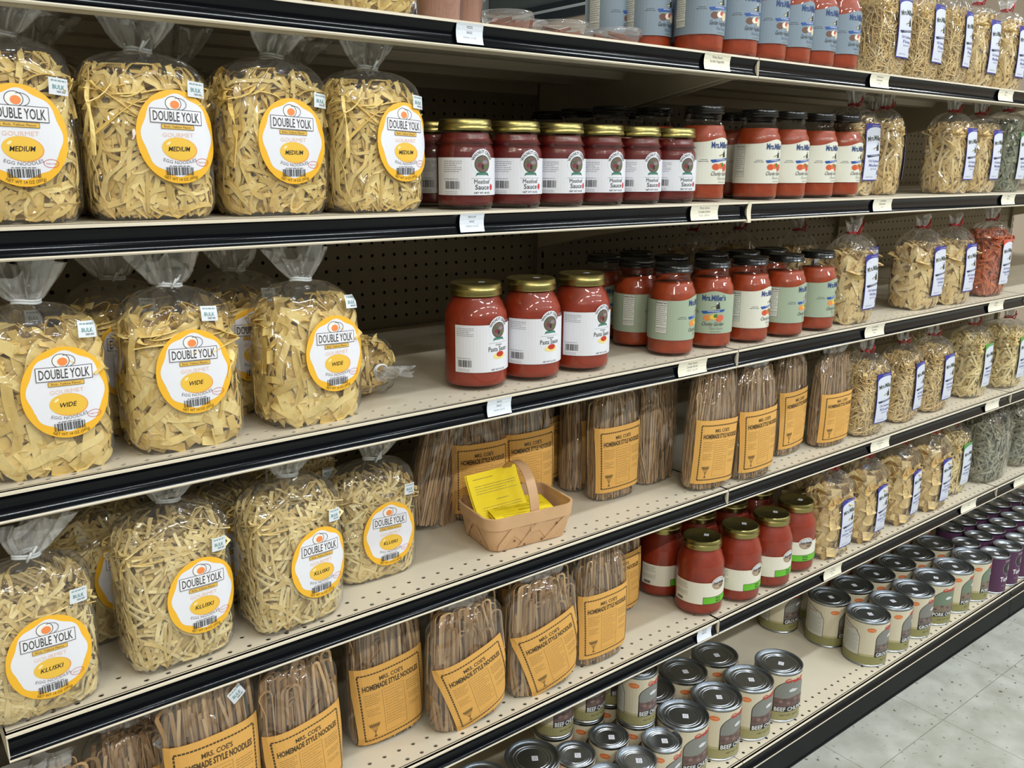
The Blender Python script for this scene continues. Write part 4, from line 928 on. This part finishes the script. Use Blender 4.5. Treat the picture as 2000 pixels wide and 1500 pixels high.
def make_can(r, h, word, net, seed=0, **k):
    t = thing('food_can', '', 'can'); q = MB(); can_mesh(q, r, h); link('tin', autosmooth(q.mesh(STEEL), 35), t)
    link('paper_label', can_label(r, h, word, net, **k).build(wrap(r, h/2), cut=.006), t)
    link('price_sticker', mini_sticker(h-.0052, x=.004, y=-.003, s=.0135, rot=.9), t); return t
BR, BH, SR, SH_ = .0503, .117, .0375, .110
C_beef = make_can(BR, BH, 'BEEF CHUNKS', 'NET WT. 28 OZ.'); C_grnd = make_can(BR, BH, 'GROUND BEEF', 'NET WT. 28 OZ.', brown='6B625C', scene='7C7C76')
C_pork = make_can(BR, BH, 'PORK CHUNKS', 'NET WT. 28 OZ.', brown='7B705F', scene='6F7F6A'); C_sb = make_can(SR, SH_, 'BEEF CHUNKS', 'NET WT. 14.5 OZ')
C_tur = make_can(SR, SH_, 'x', 'x', purple=True)
GC = 'food cans on the base shelf'
def pc(proto, x, y, rz, label, z=0): place(proto, (x, y, ZB+E_+z), rz, label, GC)
for i, (x, y, r) in enumerate([(1.112, -.012, -.1), (1.214, -.012, .0), (1.317, -.013, -.05), (1.420, -.013, -.38)]): pc(C_beef, x, y, r, 'large beef chunks can, %s from the left in the front row' % ORD[i])
for i, (x, y) in enumerate([(1.125, .088), (1.229, .09), (1.333, .091)]): pc(C_beef, x, y, .2, 'large beef chunks can in the second row, %s from the left' % ORD[i])
pc(C_beef, .798, .070, .1, 'large beef can at the bottom edge, darkest lid, left of the small cans')
pc(C_beef, .690, .075, .1, 'large beef can leftmost under the lowest rail, half a lid showing')
pc(C_beef, .700, -.03, .1, 'large beef can cut off by the bottom edge, farthest left')
for x, y, s in [(.872, .036, 'small can with dull lid, left of the small group'), (.958, .036, 'small can in the middle row with bright rim'), (.951, -.043, 'small can at the bottom edge, bright silver lid'),
    (1.030, -.033, 'small can with bright lid beside the large beef cans'), (.876, -.045, 'small can cut off by the bottom edge'), (1.040, .045, 'small can underneath the foremost stacked beef can'), (.970, .116, 'small can underneath the middle stacked beef can'),
    (.890, .118, 'small can underneath the leftmost stacked beef can'), (1.046, .125, 'small can underneath the hindmost stacked beef can')]: pc(C_sb, x, y, .0, s)
for x, y, s in [(1.040, .045, 'small beef can stacked on another, foremost of the stacks'), (.970, .116, 'small beef can stacked on another, second stack'), (.890, .118, 'small beef can stacked on another, leftmost stack'), (1.046, .125, 'small beef can stacked on another, hindmost in shadow')]: pc(C_sb, x, y, -.05, s, z=SH_+.0004)
fr = [1.772, 1.877, 1.982, 2.088, 2.193, 2.298]
for i, x in enumerate(fr): pc(C_grnd if i < 3 else C_pork, x, -.016, [.1, .25, .0, -.35, .1, .2][i], '%s can, %s in the front row right of the bare deck' % (('large ground beef' if i < 3 else 'large pork chunks'), ORD[i]))
for i, x in enumerate([1.772, 1.877, 1.982, 2.088, 2.190, 2.298]): pc(C_grnd if i < 4 else C_pork, x, .089, .25, '%s can, %s in the second row, dark lid' % (('large ground beef' if i < 4 else 'large pork chunks'), ORD[i]))
pc(C_grnd, 1.735, .205, .0, 'large ground beef can alone at the back, lid hidden by the rail')
for i, x in enumerate([1.850, 1.955, 2.06, 2.165, 2.27, 2.375]): pc(C_grnd if i < 4 else C_pork, x, .195, .1, 'large can in the third row, %s from the left, mostly hidden' % ORD[i])
n = 0
for ri, (y, xa, cnt) in enumerate([(-.041, 2.384, 7), (.042, 2.388, 7), (.122, 2.460, 7)]):
    for i in range(cnt): pc(C_tur, xa+i*.0785, y, .1 if ri else -.05, 'purple turkey can, %s in the %s purple row' % ((ORD+['seventh'])[i], ['front', 'second', 'third'][ri]))

# ================================================================ CUPS ON THE TOP SHELF
def make_cup(r0, r1, h, fillm, fh, name, cat, slices=False):
    t = thing(name, '', cat); q = MB(); q.lathe([(0, .0006), (r0-.002, 0), (r0, .002), (r1, h), (r1+.0012, h+.0005)], 44); link('cup', q.mesh(CUPP, True), t)
    q = MB()
    if slices:
        R = random.Random(5)
        for k in range(16):
            x, y = R.uniform(-.6, .6)*r0, R.uniform(-.6, .6)*r0; z = .002+fh*.8*k/16; an = R.uniform(0, PI); L = r0*.55; c, s = math.cos(an), math.sin(an)
            P = [(x+c*L*a-s*.004*b, y+s*L*a+c*.004*b, z+dz+a*.004) for dz in (0, .004) for a, b in ((-1,-1),(1,-1),(1,1),(-1,1))]
            q.add(P, [(0,3,2,1),(4,5,6,7),(0,1,5,4),(1,2,6,5),(2,3,7,6),(3,0,4,7)])
        q.lathe([(0, .002), (r0*.9, .002), (r0*.9+(r1-r0)*fh/h, fh*.72), (0, fh*.74)], 30)
    else: q.lathe([(0, .0015), (r0-.002, .0015), (r0-.0012+(r1-r0)*fh/h, fh), (0, fh+.002)], 36)
    link('contents', q.mesh(fillm), t)
    q = MB(); q.lathe([(0, h+.001), (r1-.006, h+.001), (r1-.005, h+.0035), (r1+.001, h+.004), (r1+.0028, h+.003), (r1+.003, h-.004), (r1+.001, h-.005)], 44); link('lid', q.mesh(CUPP, True), t)
    return t
POW = mat('brown_powder', 'A9735C', .9, bump=.3, bscale=400, var=.1, vscale=60); CHIP = mat('brown_sticks', '8A4A33', .6, var=.3, vscale=80)
c1 = make_cup(.026, .030, .055, POW, .050, 'powder_cup', 'cup'); c2 = make_cup(.034, .041, .022, CHIP, .017, 'snack_cup', 'cup', True)
place(c1, (.613, .062, z1+E_), 0, 'clear cup of brown powder, cut by the top edge beside the noodle bag', 'powder cups', scale=(1.12, 1.12, 1.3))
place(c1, (.668, .085, z1+E_), 0, 'clear cup of brown powder with its lid rim in view', 'powder cups', scale=(.95, .95, .80))
GS = 'flat snack cups'
for x, y, s, l in [(.745, .085, .9, 'flat clear cup, leftmost and lowest-looking of the row'), (.815, .13, .8, 'small flat cup between the two wider ones on the left'), (.865, .105, 1.0, 'flat clear cup of brown sticks, widest in the row'),
    (.955, .15, .85, 'small flat cup left of the blue-labelled jars, behind'), (.980, .10, .95, 'flat clear cup of brown sticks touching the blue-labelled jars')]: place(c2, (x, y, z1+E_), x*7, l, GS, scale=(s, s, 1.25))

# ================================================================ BASKET AND YELLOW SHEETS
def rrect(a, b, r, n=6):
    P = []
    for cx, cy, a0 in ((a-r, b-r, 0), (-a+r, b-r, PI/2), (-a+r, -b+r, PI), (a-r, -b+r, 1.5*PI)):
        for k in range(n+1): t = a0+PI/2*k/n; P.append((cx+r*math.cos(t), cy+r*math.sin(t)))
    return P
WOOD = mat('woven_splint_wood', 'CDA57C', .6, bump=.15, bscale=90, var=.10, vscale=25); GAP_SHADE = mat('splint_gap_shade', '6B3A1E', .7); WOODH = mat('handle_wood', 'C29A72', .55, var=.12, vscale=40)
bas = thing('splint_basket', 'small woven wood basket with bent handle holding yellow sheets', 'basket', (.766, .083, z4+E_), -.12)
def loop(a, b, r, z): return [(x, y, z) for x, y in rrect(a, b, r)]
H_ = .058; AO, BO = .084, .058; AI, BI = .071, .047
q = MB(); lv = []
for t_ in (0, .08, .3, .6, 1): lv += [loop(AI+(AO-AI)*t_**.7, BI+(BO-BI)*t_**.7, .016+.008*t_, .001+H_*t_)]
n_ = len(lv[0]); vs = [v for l in lv for v in l]
q.add(vs, [(k*n_+j, k*n_+(j+1) % n_, (k+1)*n_+(j+1) % n_, (k+1)*n_+j) for k in range(4) for j in range(n_)] + [tuple(range(n_))[::-1]])
inn = []
for t_ in (0, .3, .6, 1): inn += [loop(AI+(AO-AI)*t_**.7-.002, BI+(BO-BI)*t_**.7-.002, .014+.008*t_, .003+(H_-.002)*t_)]
vs = [v for l in inn for v in l]; q.add(vs, [(k*n_+(j+1) % n_, k*n_+j, (k+1)*n_+j, (k+1)*n_+(j+1) % n_) for k in range(3) for j in range(n_)] + [tuple(range(n_))])
link('basket_body', autosmooth(q.mesh(WOOD)), bas)
# diagonal splints lying over the walls, and flat dark diamonds painting the gaps' shade where they cross
def wall_pt(side, u, v, off):       # side 0 front, 1 left, 2 right, 3 back ; u -1..1, v 0..1
    a = AI+(AO-AI)*v**.7; b = BI+(BO-BI)*v**.7; z = .001+H_*v
    if side == 0: return (u*a*.86, -b-off, z)
    if side == 3: return (-u*a*.86, b+off, z)
    if side == 1: return (-a-off, -u*b*.78, z)
    return (a+off, u*b*.78, z)
q = MB()
for side, spans in ((0, [(-1, -.45, 1), (-.28, .22, 1), (.45, .98, 1), (-.62, -.05, -1), (.10, .62, -1)]), (1, [(-.9, .0, 1), (.1, .9, -1)]), (2, [(-.9, .0, 1), (.1, .9, -1)])):
    for u0_, u1_, d in spans:
        w2 = .26; P = []
        for k in range(7):
            v = .03+.66*k/6; uc = (u0_ + (u1_-u0_)*k/6) if d > 0 else (u1_ - (u1_-u0_)*k/6)
            P += [wall_pt(side, max(-1, min(1, uc-w2/2)), v, .0012+.0005*d), wall_pt(side, max(-1, min(1, uc+w2/2)), v, .0012+.0005*d)]
        q.add(P, [(2*k, 2*k+1, 2*k+3, 2*k+2) for k in range(6)])
link('splint', q.mesh(WOOD), bas)
q = MB()
for side, u, v in ((0, -.52, .26), (0, .66, .52), (0, .30, .10), (0, -.22, .06), (1, -.1, .5), (1, .5, .2), (2, .1, .5)):
    e, g = (.035, .045); P = [wall_pt(side, u-e, v, .0022), wall_pt(side, u, v-g, .0022), wall_pt(side, u+e, v, .0022), wall_pt(side, u, v+g, .0022)]; q.add(P, [(0, 1, 2, 3)])
link('weave_gap_shade', q.mesh(GAP_SHADE), bas)  # recess shade put into the colour of flat diamonds
q = MB(); L1_ = [loop(AO+.0018, BO+.0018, .025, z) for z in (H_*.70, H_+.003)]; L2_ = [loop(AO-.0022, BO-.0022, .022, z) for z in (H_+.003, H_*.70)]
L1_[0] = [(x*.975, y*.975, z) for x, y, z in L1_[0]]; L2_[1] = [(x*.975, y*.975, z) for x, y, z in L2_[1]]
vs = [v for l in (L1_+L2_) for v in l]; q.add(vs, [(k*n_+j, k*n_+(j+1) % n_, ((k+1) % 4)*n_+(j+1) % n_, ((k+1) % 4)*n_+j) for k in range(4) for j in range(n_)]); link('rim', autosmooth(q.mesh(WOOD)), bas)
q = MB(); P = []; K = 20
for k in range(K+1):
    t_ = PI*k/K; y = -(BO-.004)*math.cos(t_); z = H_*.45+.100*math.sin(t_)**.75
    ny, nz = -math.cos(t_), math.sin(t_)
    for dx, dn in ((-.0085, 0), (.0085, 0), (.0085, .0018), (-.0085, .0018)): P.append((dx+.004, y+ny*dn, z+nz*dn))
q.add(P, [(4*k+j, 4*k+(j+1) % 4, 4*k+4+(j+1) % 4, 4*k+4+j) for k in range(K) for j in range(4)] + [(3, 2, 1, 0), (4*K, 4*K+1, 4*K+2, 4*K+3)]); link('handle', autosmooth(q.mesh(WOODH)), bas)
YEL = mat('yellow_paper', 'EFD41C', .75)
def sheet(w_, h_, seed, label, loc, rot, lines_=True, bend=.0):
    a = Art(); a.rect(-w_/2, w_/2, -h_/2, h_/2, YEL, 0); k = '7A6C14'
    a.lines(-w_*.40, w_*.0, h_*.38, 1, .003, k, 2, .0011, seed)
    a.lines(-w_*.40, w_*.42, h_*.24, 4, .0042, k, 2, .0009, seed+1); a.lines(-w_*.05, w_*.2, -h_*.08, 1, .004, k, 2, .0012, seed+2); a.lines(-w_*.36, w_*.42, -h_*.2, 4, .0042, k, 2, .0008, seed+3)
    def fn(x, y, h): return (x, y, h+bend*math.sin(PI*(y/h_+.5)))
    me = a.build(fn, cut=.012); o = link('recipe_sheet', me, None, loc, rot); tag(o, label, 'paper', 'yellow recipe sheets'); return o
sheet(.100, .084, 1, 'yellow sheet standing tallest at the back of the basket', (.742, .098, z4+.073), (math.radians(58), 0, -.02), bend=-.003)
sheet(.100, .084, 5, 'yellow sheet just behind the tallest one, left edge showing', (.7405, .1015, z4+.0715), (math.radians(59), 0, -.01), bend=-.003)
for i, (dx, dz, rz, s) in enumerate([(0, 0, .02, 'yellow sheet lying flattest in the basket, on top'), (.004, -.0022, -.03, 'yellow sheet second in the lying pile'), (-.002, -.0044, .04, 'yellow sheet lowest in the lying pile')]):
    sheet(.118, .066, 11+i*7, s, (.770+dx, .078, z4+.047+dz), (math.radians(14), math.radians(4), rz-.08), bend=.002)
